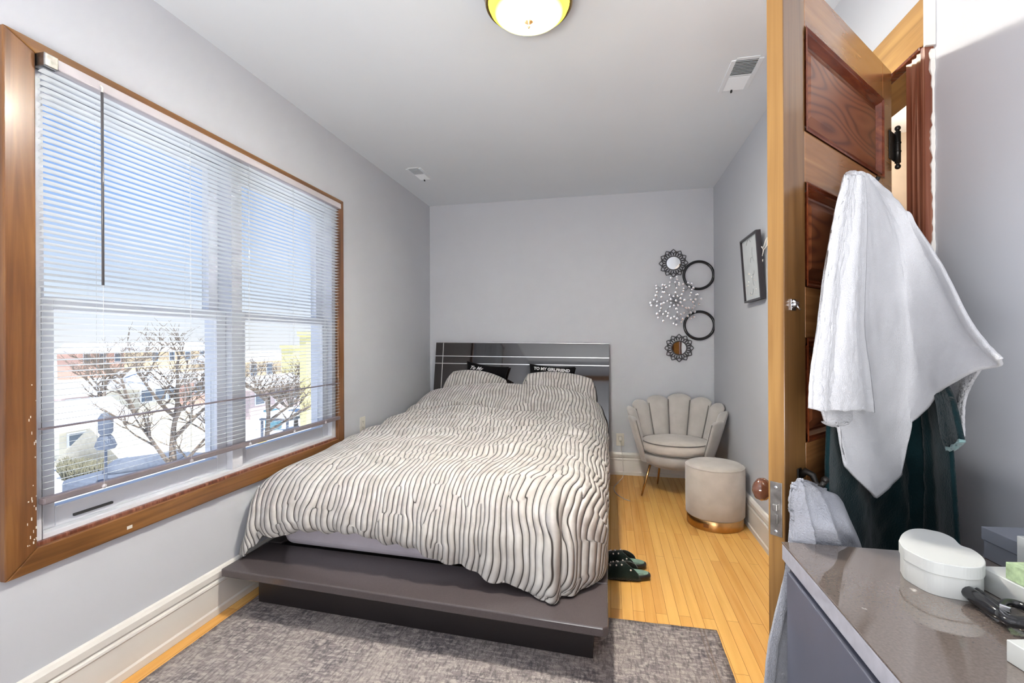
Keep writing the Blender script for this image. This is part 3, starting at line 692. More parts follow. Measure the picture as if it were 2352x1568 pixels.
for i in range(NV):
    r_ = []
    for j in range(NU):
        p = G[i][j]; a = G[max(i-1, 0)][j]; b = G[min(i+1, NV-1)][j]; c = G[i][max(j-1, 0)]; d = G[i][min(j+1, NU-1)]
        n = (d-c).cross(a-b); n = n.normalized() if n.length > 1e-9 else V(0, 0, 1)
        foot = min(1, max(0, (2.10-p.y)/.12)); top = max(0, n.z)
        h = .010*nz(p.x*3.2, p.y*3.2, p.z*3)+.006*nz(p.x*9, p.y*7, p.z*8)
        h += fold(p.x, p.y)*top
        h += foot*(.010*sin(p.x*62+2*nz(p.x*5, 1))*(.35+.65*max(0, (.50-p.z)/.3))+.014*nz(p.x*7, 3, p.z*1.5))
        side = max(0, n.x)*(1-foot)
        h += side*.012*nz(p.y*6, p.z*5, 5)
        # turned corner ridge at the foot
        rk = foot*min(1, max(0, (.60-p.z)/.08)); rg = (math.exp(-((p.x+.232)/.016)**2)*.042-math.exp(-((p.x+.195)/.022)**2)*.030)*rk
        q = p+n*(h+rg)
        if i > NV*.93: q.z += .010*sin(j*.33)*(i/NV-.93)/.07*(1 if q.z > .232 else .1)
        q.x = max(q.x, XL+.026); q.z = max(q.z, .211) if q.y < 4.2 else q.z
        r_.append(q)
    out.append(r_)
# arc-length uv
um = [0]; 
for j in range(1, NU): um.append(um[-1]+(G[NV//2][j]-G[NV//2][j-1]).length)
vm_ = [0]
for i in range(1, NV): vm_.append(vm_[-1]+(G[i][NU//2]-G[i-1][NU//2]).length)
UVg = [[(um[j], vm_[i]) for j in range(NU)] for i in range(NV)]
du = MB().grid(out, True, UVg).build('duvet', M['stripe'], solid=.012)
tag(du, 'thick cream duvet with wavy grey ribbed lines spread over the bed', 'duvet')

# ------------------------------------------------------------------ pillows
def pillow(w_, h_, t_, n=40, pinch=.10, puff=.5, lump=0, seed=0):
    P = []; Q = []; U1 = []
    for s_ in (1, -1):
        R_ = []; U_ = []
        for i in range(n+1):
            row = []; ur = []
            for j in range(n+1):
                u = -1+2*j/n; v = -1+2*i/n
                x = w_/2*u*((1-pinch*(1-v*v)) if pinch > 0 else sqrt(1+pinch*v*v)); z = h_/2*v*((1-pinch*(1-u*u)) if pinch > 0 else sqrt(1+pinch*u*u))
                y = -s_*t_/2*(max(0, (1-u**2))*max(0, (1-v**2)))**puff
                y *= 1+lump*nz(u*2+seed, v*2, s_)
                row.append(Vector((x, y, z))); ur.append((x*1.0+seed, z))
            R_.append(row); U_.append(ur)
        if s_ == -1: R_ = [r[::-1] for r in R_]; U_ = [r[::-1] for r in U_]
        P.append(R_); U1.append(U_)
    return P, U1
def make_pillow(name, M_, w_, h_, t_, mt, **k):
    P, U1 = pillow(w_, h_, t_, **k); m = MB()
    for a, b in zip(P, U1): m.grid([[M_ @ q for q in r] for r in a], True, b)
    return m.build(name, mt)
def TR(x, y, z, rx=0, ry=0, rz=0): return Matrix.Translation((x, y, z)) @ Matrix.Rotation(radians(rz), 4, 'Z') @ Matrix.Rotation(radians(ry), 4, 'Y') @ Matrix.Rotation(radians(rx), 4, 'X')
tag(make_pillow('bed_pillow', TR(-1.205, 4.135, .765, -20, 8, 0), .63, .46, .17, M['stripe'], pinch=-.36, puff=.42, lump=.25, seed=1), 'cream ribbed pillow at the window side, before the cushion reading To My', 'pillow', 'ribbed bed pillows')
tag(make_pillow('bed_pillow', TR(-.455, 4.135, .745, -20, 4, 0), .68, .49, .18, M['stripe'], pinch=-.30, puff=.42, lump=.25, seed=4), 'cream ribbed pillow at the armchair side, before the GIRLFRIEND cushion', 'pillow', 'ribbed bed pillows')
def text_mesh(txt, size, M_, mt, name='lettering', parent=None, shear=0, ext=.0008, space=1, bold=0):
    c = bpy.data.curves.new(name, 'FONT'); c.body = txt; c.size = size; c.align_x = 'CENTER'; c.align_y = 'CENTER'; c.extrude = ext; c.shear = shear; c.space_character = space; c.offset = bold
    o = bpy.data.objects.new(name, c); COL.objects.link(o); c.materials.append(mt)
    dg = bpy.context.evaluated_depsgraph_get(); me = bpy.data.meshes.new_from_object(o.evaluated_get(dg)); bpy.data.objects.remove(o)
    me.name = name; me.transform(M_); o = bpy.data.objects.new(name, me); COL.objects.link(o)
    if parent is not None: par(o, parent)
    return o
# black cushions between pillows and headboard
CL = TR(-1.160, 4.320, .872, -9, 7.5, 0); CR = TR(-.535, 4.320, .868, -9, 4.0, 0)
c1 = make_pillow('black_cushion', CL, .42, .34, .09, M['black'], pinch=.10, puff=.5)
tag(c1, 'small black cushion with white script To My, tilted behind the window side pillow', 'cushion', 'black printed cushions')
c2 = make_pillow('black_cushion', CR, .43, .33, .09, M['black'], pinch=.10, puff=.5)
tag(c2, 'small black cushion printed GIRLFRIEND in white behind the armchair side pillow', 'cushion', 'black printed cushions')
c1.location = (0, 0, 0)
XZ = Matrix.Rotation(radians(90), 4, 'X')
text_mesh('To My', .046, CL @ Matrix.Translation((-.100, -.0370, .110)) @ Matrix.Rotation(radians(-13), 4, 'X') @ XZ, M['letter'], parent=c1, shear=.5, bold=.001)
text_mesh('TO MY GIRLFRIEND', .037, CR @ Matrix.Translation((0.005, -.0360, .118)) @ Matrix.Rotation(radians(-14), 4, 'X') @ XZ, M['letter'], parent=c2, space=1.02, bold=.0015)
text_mesh('* * *  ____', .026, CR @ Matrix.Translation((0.015, -.0440, .092)) @ Matrix.Rotation(radians(-12), 4, 'X') @ XZ, M['letter'], parent=c2)
# ------------------------------------------------------------------ shell armchair
AC = Vector((.520, 4.030, 0)); AR = radians(-13)
ac = empty('shell_armchair', AC, 'grey velvet shell back armchair with fluted petals and thin copper legs in the corner', 'chair', rotz=AR)
def cp(mb, name, mt, **k): o = mb.build(name, mt, **k); o.parent = ac; return o
NP = 9; SPAN = radians(252); DP_ = SPAN/NP
hts = [.640, .695, .735, .765, .785, .765, .735, .695, .640]
def shell(phi, t, out=0):    # t 0..1 from z .23 up; phi from the back, + toward +x
    r = .215+.165*(t**.75)+out
    lean = .02*t
    return r
for k in range(NP):
    pc = -SPAN/2+DP_*(k+.5); top = hts[k]; z0 = .27; m = MB(); na, ntt = 14, 22; rings = []
    for i in range(ntt+1):
        t = i/ntt; th = sqrt(max(0.02, 1-(max(0, t-.90)/.10)**2)) if t > .90 else 1
        loop = []
        for side in (0, 1):
            for j in range(na+1):
                a = -1+2*j/na if side == 0 else 1-2*j/na
                zt = top-.030*a*a-.006*abs(a)**5
                z = z0+(zt-z0)*t; tt = (z-.23)/.52
                wd_ = DP_/2*1.01
                ph = pc+a*wd_
                ro = .250+.158*max(0, tt)**.85
                thick = .062*th
                if side == 0: r = ro-.012-thick*(1-.72*a*a*abs(a)**.5)*.9
                else: r = ro-.012+.012*th*(1-a*a)
                loop.append(Vector((r*sin(ph)*1.02, r*cos(ph)*.90, z)))
        rings.append(loop)
    m.grid(rings, True, wrap=True)
    m.f.append([len(m.v)-len(rings[0])+q for q in range(len(rings[0]))]); m.sm.append(True)
    cp(m, 'back_petal', M['velvet'])
for k in range(NP+1):
    pc = -SPAN/2+DP_*k; pts = []; top = min(hts[max(k-1, 0)], hts[min(k, NP-1)])-.031
    for i in range(18):
        z = .30+(top-.30)*i/17; tt = (z-.23)/.52; r = .250+.158*tt**.85-.030-(.010 if 0 < k < NP else 0)
        pts.append(Vector((r*sin(pc)*1.02, r*cos(pc)*.90, z)))
    if k in (0, NP):
        z = top+.02
        pts = [p_*1 for p_ in pts]
    cp(MB().tube(pts, .0038, 6), 'piping', M['piping'])
cp(MB().lathe([(.0001, .222), (.10, .224), (.19, .238), (.248, .268), (.268, .305), (.270, .338), (.258, .352), (.20, .356), (.0001, .356)], 56, sy=.93), 'seat_shell', M['velvet'])
cu = cp(MB().lathe([(.0001, .352), (.23, .352), (.258, .362), (.268, .390), (.266, .428), (.252, .446), (.20, .458), (.10, .465), (.0001, .467)], 56, Matrix.Translation((0, -.018, 0)), sy=.93), 'seat_cushion', M['velvetlt'])
for zz, rr in ((.441, .262), (.362, .262)):
    o = MB().tube([(rr*cos(2*pi*i/56), -.018+rr*.93*sin(2*pi*i/56), zz) for i in range(56)], .0042, 6, closed=True).build('cushion_piping', M['piping']); o.parent = cu
for (a, b), (c_, d_) in (((-.185, -.105), (-.246, -.150)), ((.185, -.105), (.246, -.150)), ((-.135, .150), (-.172, .225)), ((.135, .150), (.172, .225))):
    cp(MB().tube([(a, b, .245), (c_, d_, .0)], [.010, .0065], 10), 'leg', M['gold'])

# ------------------------------------------------------------------ pouf
pf = empty('round_pouf', (.700, 3.440, 0), 'round greige velvet pouf with gold base band standing against the right wall', 'pouf')
def pp(mb, name, mt, **k): o = mb.build(name, mt, **k); o.parent = pf; return o
pp(MB().lathe([(.178, .0), (.180, .004), (.180, .066), (.176, .070)], 56), 'base_band', M['gold'])
pp(MB().lathe([(.176, .066), (.188, .078), (.190, .20), (.190, .385), (.184, .402), (.168, .412), (.10, .418), (.0001, .419)], 56), 'padded_drum', M['velvetlt'])
o = pp(MB().tube([(.187*cos(2*pi*i/56), .187*sin(2*pi*i/56), .398) for i in range(56)], .0028, 6, closed=True), 'piping', M['velvetlt'])
pts = []
m = MB(); 
for i in range(5):
    a = radians(236+i*2.6); pts.append((cos(a), sin(a)))
m.add([(c*.1812, s_*.1812, z) for z in (.024, .048) for c, s_ in pts], [(i, i+1, 6+i, 5+i) for i in range(4)])
pp(m, 'small_label', mat('brown_label', sr(120, 72, 34), .5))

# ------------------------------------------------------------------ slippers: toes under the bed
def slipper(x, y, rz, label):
    r = empty('slipper', (x, y, 0), label, 'slipper', 'studded dark green slippers', rotz=radians(rz))
    def outl(t, g=0):   # t 0 toe .. 1 heel : half width
        return (.034+.016*sin(pi*min(1, t*1.5))**.8 if t < .45 else .047-.010*(t-.45)/.55)
    L = .262; n = 40; loop = []
    for i in range(n):
        a = 2*pi*i/n; c, s_ = cos(a), sin(a)
        xx = L/2*c; wd_ = (.048 if c < 0 else .040)+.004*cos(2*a)
        loop.append((xx, wd_*(abs(s_)**.75)*(1 if s_ > 0 else -1)))
    m = MB(); rings = []
    for z, g in ((.0, .93), (.004, 1.0), (.018, 1.02), (.026, 1.0), (.028, .94)):
        rings.append([Vector((a*g, b*g, z+(.004 if a > .09 else 0))) for a, b in loop])
    m.grid(rings, True, wrap=True); m.f.append(list(range(n))); m.sm.append(False); m.f.append([4*n+i for i in range(n)]); m.sm.append(True)
    o = m.build('sole', M['sole']); o.parent = r
    o = MB().prism([(a*.93, b*.90) for a, b in loop], .0262, .0345).build('insole', M['insole'], bevel=.001); o.parent = r
    o2 = MB().box(.055, .095, -.022, -.019, .0344, .0352).build('insole_seam', M['sole']); o2.parent = o
    # upper: vault from the toe back to mid foot
    P = []; na = 20; nl = 16
    for i in range(nl+1):
        t = i/nl; xx = -.134+.160*t; row = []
        for j in range(na+1):
            a = pi*j/na; f = sin(pi*min(.5, .12+t*.62)); wd_ = .050*(.35+.65*min(1, (t*4)**.6)); hgt = .022+.052*f*(t**.35)
            cut = .055*(sin(a)**2)*t**2
            row.append(Vector((xx+.050*t*(abs(cos(a))**2)-cut*.4, wd_*cos(a)*(1.02), .012+hgt*sin(a)**.8)))
        P.append(row)
    up = MB().grid(P, True).build('upper', M['leatherblack'], solid=.006); up.parent = r
    for tx, ta in ((.55, 35), (.75, 30), (.62, 62), (.82, 66), (.93, 28), (.50, 88), (.72, 92), (.60, 120), (.80, 122), (.88, 148), (.40, 60), (.42, 115)):
        i = int(tx*nl); j = int(ta/180*na); q = P[i][j]
        o = MB().sphere(Vector((0, 0, 0)), .0046, 10, 8).build('pearl_stud', M['pearl']); o.parent = up; o.location = q+Vector((0, (q.y)*.06, .002))
    return r
slipper(.072, 2.560, 2, 'dark green fuzzy slipper with pearl studs, the one nearer the foot of the bed')
slipper(.060, 2.690, -4, 'dark green slipper with pearl studs, the one nearer the armchair')

# ------------------------------------------------------------------ wall decorations on the back wall
WYD = YB-.004
def wall_at(px, py, off=.012): return atY(px, py, YB-off)
def flower_mirror(px, py, r, label):
    c = wall_at(px, py); e = empty('flower_mirror', (c.x, YB, c.z), label, 'mirror', 'round mirrors with pierced petal frames')
    k = 12
    m = MB()
    m.tube([(r*.52*cos(2*pi*i/40), -.014, r*.50*sin(2*pi*i/40)) for i in range(40)], .0052, 8, closed=True)
    for ly, (r0, r1, off, ww) in enumerate(((.57, 1.0, 0, .27), (.57, .86, .5, .27))):
        for i in range(k):
            a0 = 2*pi*(i+off)/k; P = []
            for q in range(9):
                t = q/8; tt = 1-abs(2*t-1); rr = r*(r0+(r1-r0)*tt**.8); aa = a0+ww*(1 if t > .5 else -1)*(1-tt**2.2)*.98 
                P.append((rr*cos(aa), -.009-.003*ly, rr*sin(aa)))
            m.tube(P, .0044, 6)
    o = m.build('petal_frame', M['pewter']); o.parent = e
    o = MB().lathe([(.0001, 0), (r*.51, 0), (r*.51, .006), (.0001, .0061)], 36, Matrix.Translation((0, -.006, 0)) @ Matrix.Rotation(radians(90), 4, 'X'), False).build('mirror_glass', M['mirror']); o.parent = e
    return e
flower_mirror(1547, 604, .126, 'small round mirror in a dark pierced petal frame, topmost of the wall group')
flower_mirror(1560, 799, .126, 'small round mirror in a dark pierced petal frame, at the bottom of the wall group')
def ring(px, py, label):
    c = wall_at(px, py); o = MB().tube([(c.x+.127*cos(2*pi*i/64), YB-.014, c.z+.124*sin(2*pi*i/64)) for i in range(64)], .0125, 12, closed=True).build('wall_ring', M['blackgloss'], origin=(c.x, YB, c.z))
    tag(o, label, 'ring', 'black rings on the back wall')
ring(1604.5, 632, 'thin black ring on the back wall, the upper one touching the crystal spray')
ring(1606, 747, 'thin black ring on the back wall, the lower one below the crystal spray')
c = wall_at(1553, 690, .05)
cs = empty('crystal_spray', (c.x, YB, c.z), 'wire starburst wall ornament with clear crystal beads between the black rings', 'wall ornament')
cryst = MB(); 
def gem():
    bm = MB(); n = 8; P = [(.0001, -.007), (.008, -.004), (.0130, 0), (.010, .006), (.0001, .007)]
    return bm.lathe(P, n, Matrix.Rotation(radians(90), 4, 'X'), smooth=False)
g0 = None; mw = MB(); R2 = random.Random(5); spots = []
for k in range(8):
    a = 2*pi*k/8+.04; L_ = .165
    tip = Vector((L_*cos(a), -.055, L_*sin(a))); mw.tube([(0, -.012, 0), tip*.5+Vector((0, -.012, 0)), tip], .0030, 5)
    spots += [(tip.x, tip.y-.006, tip.z), (tip.x*.45, -.050, tip.z*.45)]
    for q in range(8):
        b = a+2*pi*q/8+R2.uniform(-.3, .3)
        l2 = .030+.030*R2.random(); e = tip+Vector((l2*cos(b), -.010+.03*R2.random(), l2*sin(b)))
        mw.tube([tip, e], .0016, 4); spots.append(tuple(e))
    a2 = a+pi/8; e = Vector((.045*cos(a2), -.035, .045*sin(a2))); mw.tube([(0, -.012, 0), e], .001, 4); spots.append(tuple(e))
spots.append((0, -.05, 0)); mw.tube([(0, 0, 0), (0, -.05, 0)], .002, 6)
o = mw.build('wire_stems', M['silver']); o.parent = cs
for p_ in spots:
    if g0 is None: g = gem().build('crystal_bead', M['crystal']); g0 = g
    else: g = g0.copy(); COL.objects.link(g)
    g.parent = cs; g.location = p_; s_ = .8+.35*R2.random(); g.scale = (s_, s_, s_)
# framed picture leaning out from the right wall
TL = atX(1697, 557, XR-.062); TRr = atX(1732, 528, XR-.062); BLp = atX(1711, 697, XR-.034); BRp = atX(1750, 684, XR-.034)
y0 = (TL.y+BLp.y)/2; y1 = (TRr.y+BRp.y)/2; zt = (TL.z+TRr.z)/2; zb = (BLp.z+BRp.z)/2
fc = Vector((XR-.034, (y0+y1)/2, zb)); ang = atan2(.028, zt-zb)
PM = Matrix.Translation(fc) @ Matrix.Rotation(-ang, 4, 'Y')   # local: y across, z up, -x outward
hw_ = abs(y0-y1)/2; hh_ = zt-zb
pc_ = empty('framed_picture', fc, 'black box framed pale picture with sparkling dots, leaning out from the right wall', 'picture')
m = MB(); f = .012; dp = .030
m.box(0, dp, -hw_, -hw_+f, 0, hh_, PM).box(0, dp, hw_-f, hw_, 0, hh_, PM).box(0, dp, -hw_+f, hw_-f, 0, f, PM).box(0, dp, -hw_+f, hw_-f, hh_-f, hh_, PM)
par(m.build('frame', M['frameblack'], bevel=.0015), pc_)
par(MB().box(.012, .026, -hw_+f, hw_-f, f, hh_-f, PM).build('print', M['canvas']), pc_)
m = MB(); RR = random.Random(3)
def pl3(y, z): return PM @ Vector((.0112, y, z))
for (cy_, cz_, rr, a0, a1) in ((-.02, .24, .030, .2, 2.2), (-.03, .19, .022, 3.2, 5.4), (-.05, .13, .035, -1.0, 1.2), (.03, .09, .04, 3.4, 5.6), (-.09, .30, .05, -1.2, .6), (.02, .33, .055, .6, 2.4)):
    m.tube([pl3(cy_+rr*cos(a0+(a1-a0)*i/8), cz_+rr*1.2*sin(a0+(a1-a0)*i/8)) for i in range(9)], .0016, 4)
par(m.build('sketch_lines', M['matgrey']), pc_)
m = MB()
for i in range(16): m.sphere(pl3(RR.uniform(-hw_+.03, hw_-.03), RR.uniform(.03, .20)), .0038, 8, 5)
par(m.build('sparkle_dots', M['pearl']), pc_)
bwp = Vector((XR-.012, y1-.020, 1.80))
m = MB().tube([bwp+Vector(q) for q in ((-.012, 0, .0), (0, -.012, .05), (.004, -.02, .06), (.006, -.012, .015), (-.008, .006, -.012), (-.016, .018, .012))], .0035, 6)
m.tube([bwp+Vector(q) for q in ((-.010, .006, -.012), (-.014, .012, -.045))], .0025, 5).tube([bwp+Vector(q) for q in ((-.012, .010, -.065), (-.013, .010, -.080))], .0032, 5)
tag(m.build('ribbon_bow', M['plug']), 'small white ribbon bow hanging on the wall behind the framed picture', 'ribbon')

# ------------------------------------------------------------------ towels and robe on the door
def cl_rows(spec, nfun): return [[DP(px, py, nfun(px, py)+(q[2] if len(q) > 2 else 0)) for q in r for px, py in [q[:2]]] for r in spec]
def cloth_obj(name, mt, rows_, nu=90, nv=120, amp=.006, freq=7, th=.006, seed=0, parent=None, fold_at=None, sharp=False):
    G_ = resample(rows_, nu, nv, sharp); O = []
    for i in range(nv):
        t = i/(nv-1); row = []
        for j in range(nu):
            u = j/(nu-1)
            h = amp*min(1, .25+t*1.2)*(sin(2*pi*freq*u+1.2*nz(t*2, seed)+seed)+.6*nz(u*9+seed, t*2))+.0025*nz(u*22, t*26, seed)
            h *= min(1, .3+6*u*(1-u))
            if fold_at: h += fold_at(u, t)
            row.append(G_[i][j]+DN*h)
        O.append(row)
    o = MB().grid(O, True).build(name, mt, solid=th); return par(o, parent) if parent is not None else o
def nn(px, py=0):
    T_ = ((1700, .030), (1800, .045), (1880, .060), (1990, .070), (2050, .085), (2100, .125), (2150, .180), (2200, .240), (2250, .300), (2310, .350))
    for (a, va), (b, vb) in zip(T_, T_[1:]):
        if px <= b: return va+(vb-va)*(px-a)/(b-a)
    return .35
A_ = [[(1946, 402, -.012), (1950, 399, -.006), (1956, 397), (1963, 397, .006), (1971, 398, .006), (1979, 400), (1985, 402, -.006), (1990, 406, -.012)],
      [(1939, 425), (1947, 420), (1957, 416, .01), (1968, 414, .012), (1981, 414, .01), (1993, 415), (2004, 418), (2012, 424)],
      [(1926, 500), (1944, 500), (1964, 500, .01), (1987, 498, .01), (2013, 494), (2038, 488), (2064, 482), (2086, 492)],
      [(1906, 620), (1935, 640), (1968, 652), (2005, 655, .006), (2046, 645), (2086, 630), (2126, 610), (2160, 598)],
      [(1892, 740), (1924, 790), (1965, 825), (2012, 830), (2070, 805), (2122, 775), (2180, 745), (2226, 722)],
      [(1904, 880), (1928, 940), (1975, 985), (2030, 960), (2078, 890), (2140, 850), (2212, 805), (2268, 782)],
      [(1925, 958), (1944, 1070), (2000, 1141), (2074, 1092), (2091, 968), (2162, 905), (2240, 850), (2303, 822)]]
wt_ = cloth_obj('white_bath_towel', M['towel'], cl_rows(A_, nn), 110, 130, .006, 3.2, .007, 2,
                sharp=True, fold_at=lambda u, t: .016*math.exp(-((u-.80-.12*t)/.05)**2)*t)
tag(wt_, 'large white terry towel hung from the upper door hook, its corner hanging down', 'towel')
B_ = [[(1947, 404, .016), (1953, 401, .018), (1962, 401, .02), (1972, 403, .02), (1980, 408, .018)],
      [(1925, 500, .012), (1940, 500, .02), (1955, 500, .024), (1970, 500, .024), (1984, 500, .02)],
      [(1904, 620, .012), (1922, 622, .02), (1942, 622, .026), (1962, 620, .026), (1982, 618, .02)],
      [(1889, 750, .012), (1908, 755, .02), (1932, 758, .028), (1955, 755, .028), (1980, 750, .02)],
      [(1874, 860, .012), (1897, 868, .02), (1928, 870, .028), (1962, 868, .03), (1994, 860, .022)],
      [(1869, 938, .012), (1897, 944, .02), (1930, 943, .028), (1968, 941, .03), (2003, 947, .022)]]
cloth_obj('front_fold', M['towel'], cl_rows(B_, nn), 70, 90, .004, 2.1, .007, 5, parent=wt_, fold_at=lambda u, t: -.010/(1+math.exp((u-(.72-.28*t))*60)))
C_ = [[(2150, 880, -.02), (2190, 860, -.02), (2225, 845, -.015), (2262, 838, -.01)],
      [(2170, 915, -.02), (2195, 905, -.02), (2215, 895, -.02), (2231, 888, -.02)],
      [(2184, 950, -.02), (2196, 945, -.02), (2207, 940, -.02), (2216, 933, -.02)],
      [(2204, 990, -.02), (2208, 992, -.02), (2212, 998, -.02), (2215, 1002, -.02)]]
cloth_obj('back_corner', M['towel'], cl_rows(C_, nn), 40, 50, .003, 2, .006, 8, parent=wt_)
D_ = [[(1880, 925, 0), (1905, 930, .004), (1930, 930, .004), (1960, 930, 0)], [(1890, 962, 0), (1908, 966, .006), (1930, 966, .006), (1955, 960, 0)], [(1893, 966, -.006), (1910, 974, -.004), (1925, 976, -.004), (1945, 970, -.006)]]
cloth_obj('under_hem', M['towel'], cl_rows(D_, nn), 30, 30, .002, 2, .006, 9, parent=wt_)
R_ = [[(1960, 470, -.035), (1985, 468, -.035), (2010, 468, -.035), (2035, 470, -.035), (2050, 475, -.035)],
      [(1925, 640, -.03), (1975, 640, -.03), (2020, 640, -.03), (2065, 640, -.03), (2100, 645, -.03)],
      [(1905, 820, -.025), (1960, 820, -.025), (2020, 820, -.025), (2090, 820, -.025), (2150, 820, -.025)],
      [(1897, 980, -.02), (1960, 980, -.02), (2030, 980, -.02), (2110, 980, -.02), (2185, 980, -.02)],
      [(1893, 1100, -.02), (1965, 1100, -.02), (2040, 1100, -.015), (2120, 1100, -.02), (2199, 1100, -.02)],
      [(1895, 1220, -.02), (1970, 1220, -.02), (2050, 1220, -.015), (2130, 1220, -.02), (2208, 1220, -.02)],
      [(1897, 1330, -.02), (1972, 1330, -.02), (2050, 1330, -.015), (2130, 1330, -.02), (2216, 1330, -.02)],
      [(1900, 1480, -.02), (1972, 1480, -.02), (2050, 1480, -.015), (2130, 1480, -.02), (2216, 1480, -.02)]]
rb = cloth_obj('hooded_robe', M['robe'], cl_rows(R_, nn), 120, 120, .009, 3.4, .008, 3, fold_at=lambda u, t: -.012*math.exp(-((u-.80+.14*(t-.6))/.018)**2))
tag(rb, 'dark green fleece robe hanging on the door beneath the white towel', 'robe')
S_ = [[(2150, 870, .0), (2160, 868, .0), (2172, 866, .0)], [(2163, 930, .0), (2180, 925, .0), (2196, 920, .0)], [(2172, 990, 0), (2190, 984, 0), (2210, 975, 0)], [(2184, 1030, 0), (2200, 1026, 0), (2218, 1012, 0)]]
cloth_obj('sleeve', M['robe'], cl_rows(S_, nn), 30, 40, .003, 1, .010, 4, parent=rb)
hem = [[(2184, 1030, .004), (2201, 1025, .004), (2218, 1010, .004)], [(2185, 1034, .004), (2202, 1029, .004), (2219, 1015, .004)]]
cloth_obj('sleeve_edge', M['robeedge'], cl_rows(hem, nn), 20, 6, .0, 1, .010, 4, parent=rb)
def ng(px, py):
    if py < 1140: return .050
    T_ = ((1700, .012), (1765, .018), (1800, .028), (1820, .038), (1850, .056), (1900, .080), (1980, .100), (2100, .11))
    for (a, va), (b, vb) in zip(T_, T_[1:]):
        if px <= b: w_ = va+(vb-va)*(px-a)/(b-a); break
    f = min(1, (py-1140)/60); return .050*(1-f)+w_*f
GT = [[(1823, 1112, 0), (1830, 1106, .008), (1838, 1104, .010), (1846, 1105, .010), (1856, 1108, .004), (1862, 1112, -.004)],
      [(1817, 1130, 0), (1832, 1122, .010), (1848, 1118, .014), (1866, 1120, .014), (1884, 1122, .008), (1898, 1126, 0)],
      [(1813, 1165, 0), (1832, 1160, .010), (1856, 1155, .014), (1880, 1148, .016), (1906, 1142, .012), (1930, 1142, .002)],
      [(1810, 1205, 0), (1836, 1205, .010), (1866, 1205, .012), (1896, 1205, .014), (1928, 1200, .012), (1955, 1195, .002)],
      [(1806, 1250, 0), (1838, 1252, .010), (1872, 1255, .010), (1908, 1257, .012), (1945, 1258, .012), (1979, 1258, .002)],
      [(1800, 1310, 0), (1834, 1325, .006), (1872, 1335, .006), (1908, 1340, .006), (1950, 1340, .006), (1990, 1335, .002)],
      [(1788, 1380, 0), (1822, 1400, 0), (1864, 1410, 0), (1906, 1420, 0), (1950, 1420, 0), (1995, 1410, 0)],
      [(1766, 1480, -.004), (1808, 1490, -.004), (1856, 1500, -.004), (1904, 1510, 0), (1950, 1510, 0), (2000, 1500, 0)],
      [(1752, 1600, -.008), (1800, 1610, -.006), (1850, 1620, -.004), (1900, 1630, 0), (1950, 1630, 0), (2000, 1620, 0)]]
gt = cloth_obj('grey_hand_towel', M['greytowel'], cl_rows(GT, ng), 150, 170, .012, 3.3, .006, 1, fold_at=lambda u, t: .003*sin(u*41+2*t)*min(1, t*3)*sin(pi*u))
tag(gt, 'grey terry towel draped over the low black door hook behind the dresser', 'towel')

# ------------------------------------------------------------------ dresser and what stands on it
ZT = .835
cn = atZ(1795, 1243, ZT); DX0, DY1_ = cn.x, cn.y; DX1 = XR-.030; DY0_ = -.45
dr = empty('low_dresser', (DX0+.28, (DY0_+DY1_)/2, 0), 'blue grey lacquered dresser with glossy taupe top in front of the open door', 'dresser')
def dd(mb, name, mt, **k): return par(mb.build(name, mt, **k), dr)
dd(MB().box(DX0, DX1, DY0_, DY1_, ZT-.004, ZT), 'glossy_top', M['dressertop'], bevel=.001)
dd(MB().box(DX0+.0005, DX1, DY0_, DY1_-.0005, ZT-.036, ZT-.0042), 'top_board', M['dresseredge'], bevel=.002)
dd(MB().box(DX0+.018, DX1, DY0_+.01, DY1_-.010, .05, ZT-.0365), 'carcass', M['dresserside'], bevel=.002)
dd(MB().box(DX0+.045, DX1-.02, DY0_+.03, DY1_-.03, .0075, .05), 'plinth', M['bedbase'])
for ci in range(2):
    for ri in range(3):
        a = DY0_+.02+ci*(DY1_-DY0_-.04)/2+.003; b = a+(DY1_-DY0_-.04)/2-.006; z0 = .062+ri*.243
        f = dd(MB().box(DX0+.002, DX0+.0175, a, b, z0, z0+.236), 'drawer', M['dresserside'], bevel=.0015)
        o = MB().box(DX0-.014, DX0-.006, (a+b)/2-.06, (a+b)/2+.06, z0+.16, z0+.168).box(DX0-.010, DX0+.002, (a+b)/2-.056, (a+b)/2-.050, z0+.16, z0+.168).box(DX0-.010, DX0+.002, (a+b)/2+.050, (a+b)/2+.056, z0+.16, z0+.168).build('handle', M['chrome']); o.parent = f; o.matrix_parent_inverse = f.matrix_basis.inverted(); o.matrix_parent_inverse = dr.matrix_basis.inverted()
        o.parent = f; o.matrix_parent_inverse = Matrix()
zt_ = ZT+.0004
# heart shaped box: outline points on the lid plane
hz_ = ZT+.055
HP = [(2064, 1240), (2072, 1225), (2090, 1215), (2114, 1213), (2140, 1217), (2165, 1223), (2190, 1235), (2207, 1251), (2232, 1260), (2254, 1275), (2264, 1290), (2256, 1301), (2228, 1303), (2196, 1299), (2160, 1293), (2128, 1284), (2098, 1270), (2074, 1256)]
pts = [atZ(x, y, hz_) for x, y in HP]; cc = sum(pts, Vector((0, 0, 0)))/len(pts)
lo = [(cc+(crom(pts+[pts[0]], i/72)-cc)) for i in range(72)]
def scaled(g): return [((q.x-cc.x)*g+cc.x, (q.y-cc.y)*g+cc.y) for q in lo]
hb_ = empty('heart_box', (cc.x, cc.y, zt_), 'pale grey heart shaped lidded box on the dresser top', 'box')
par(MB().prism(scaled(.965), zt_, ZT+.034).build('box_body', M['whitebox']), hb_)
par(MB().prism(scaled(1.0), ZT+.0345, ZT+.055).build('lid', M['whitebox'], bevel=.0012), hb_)
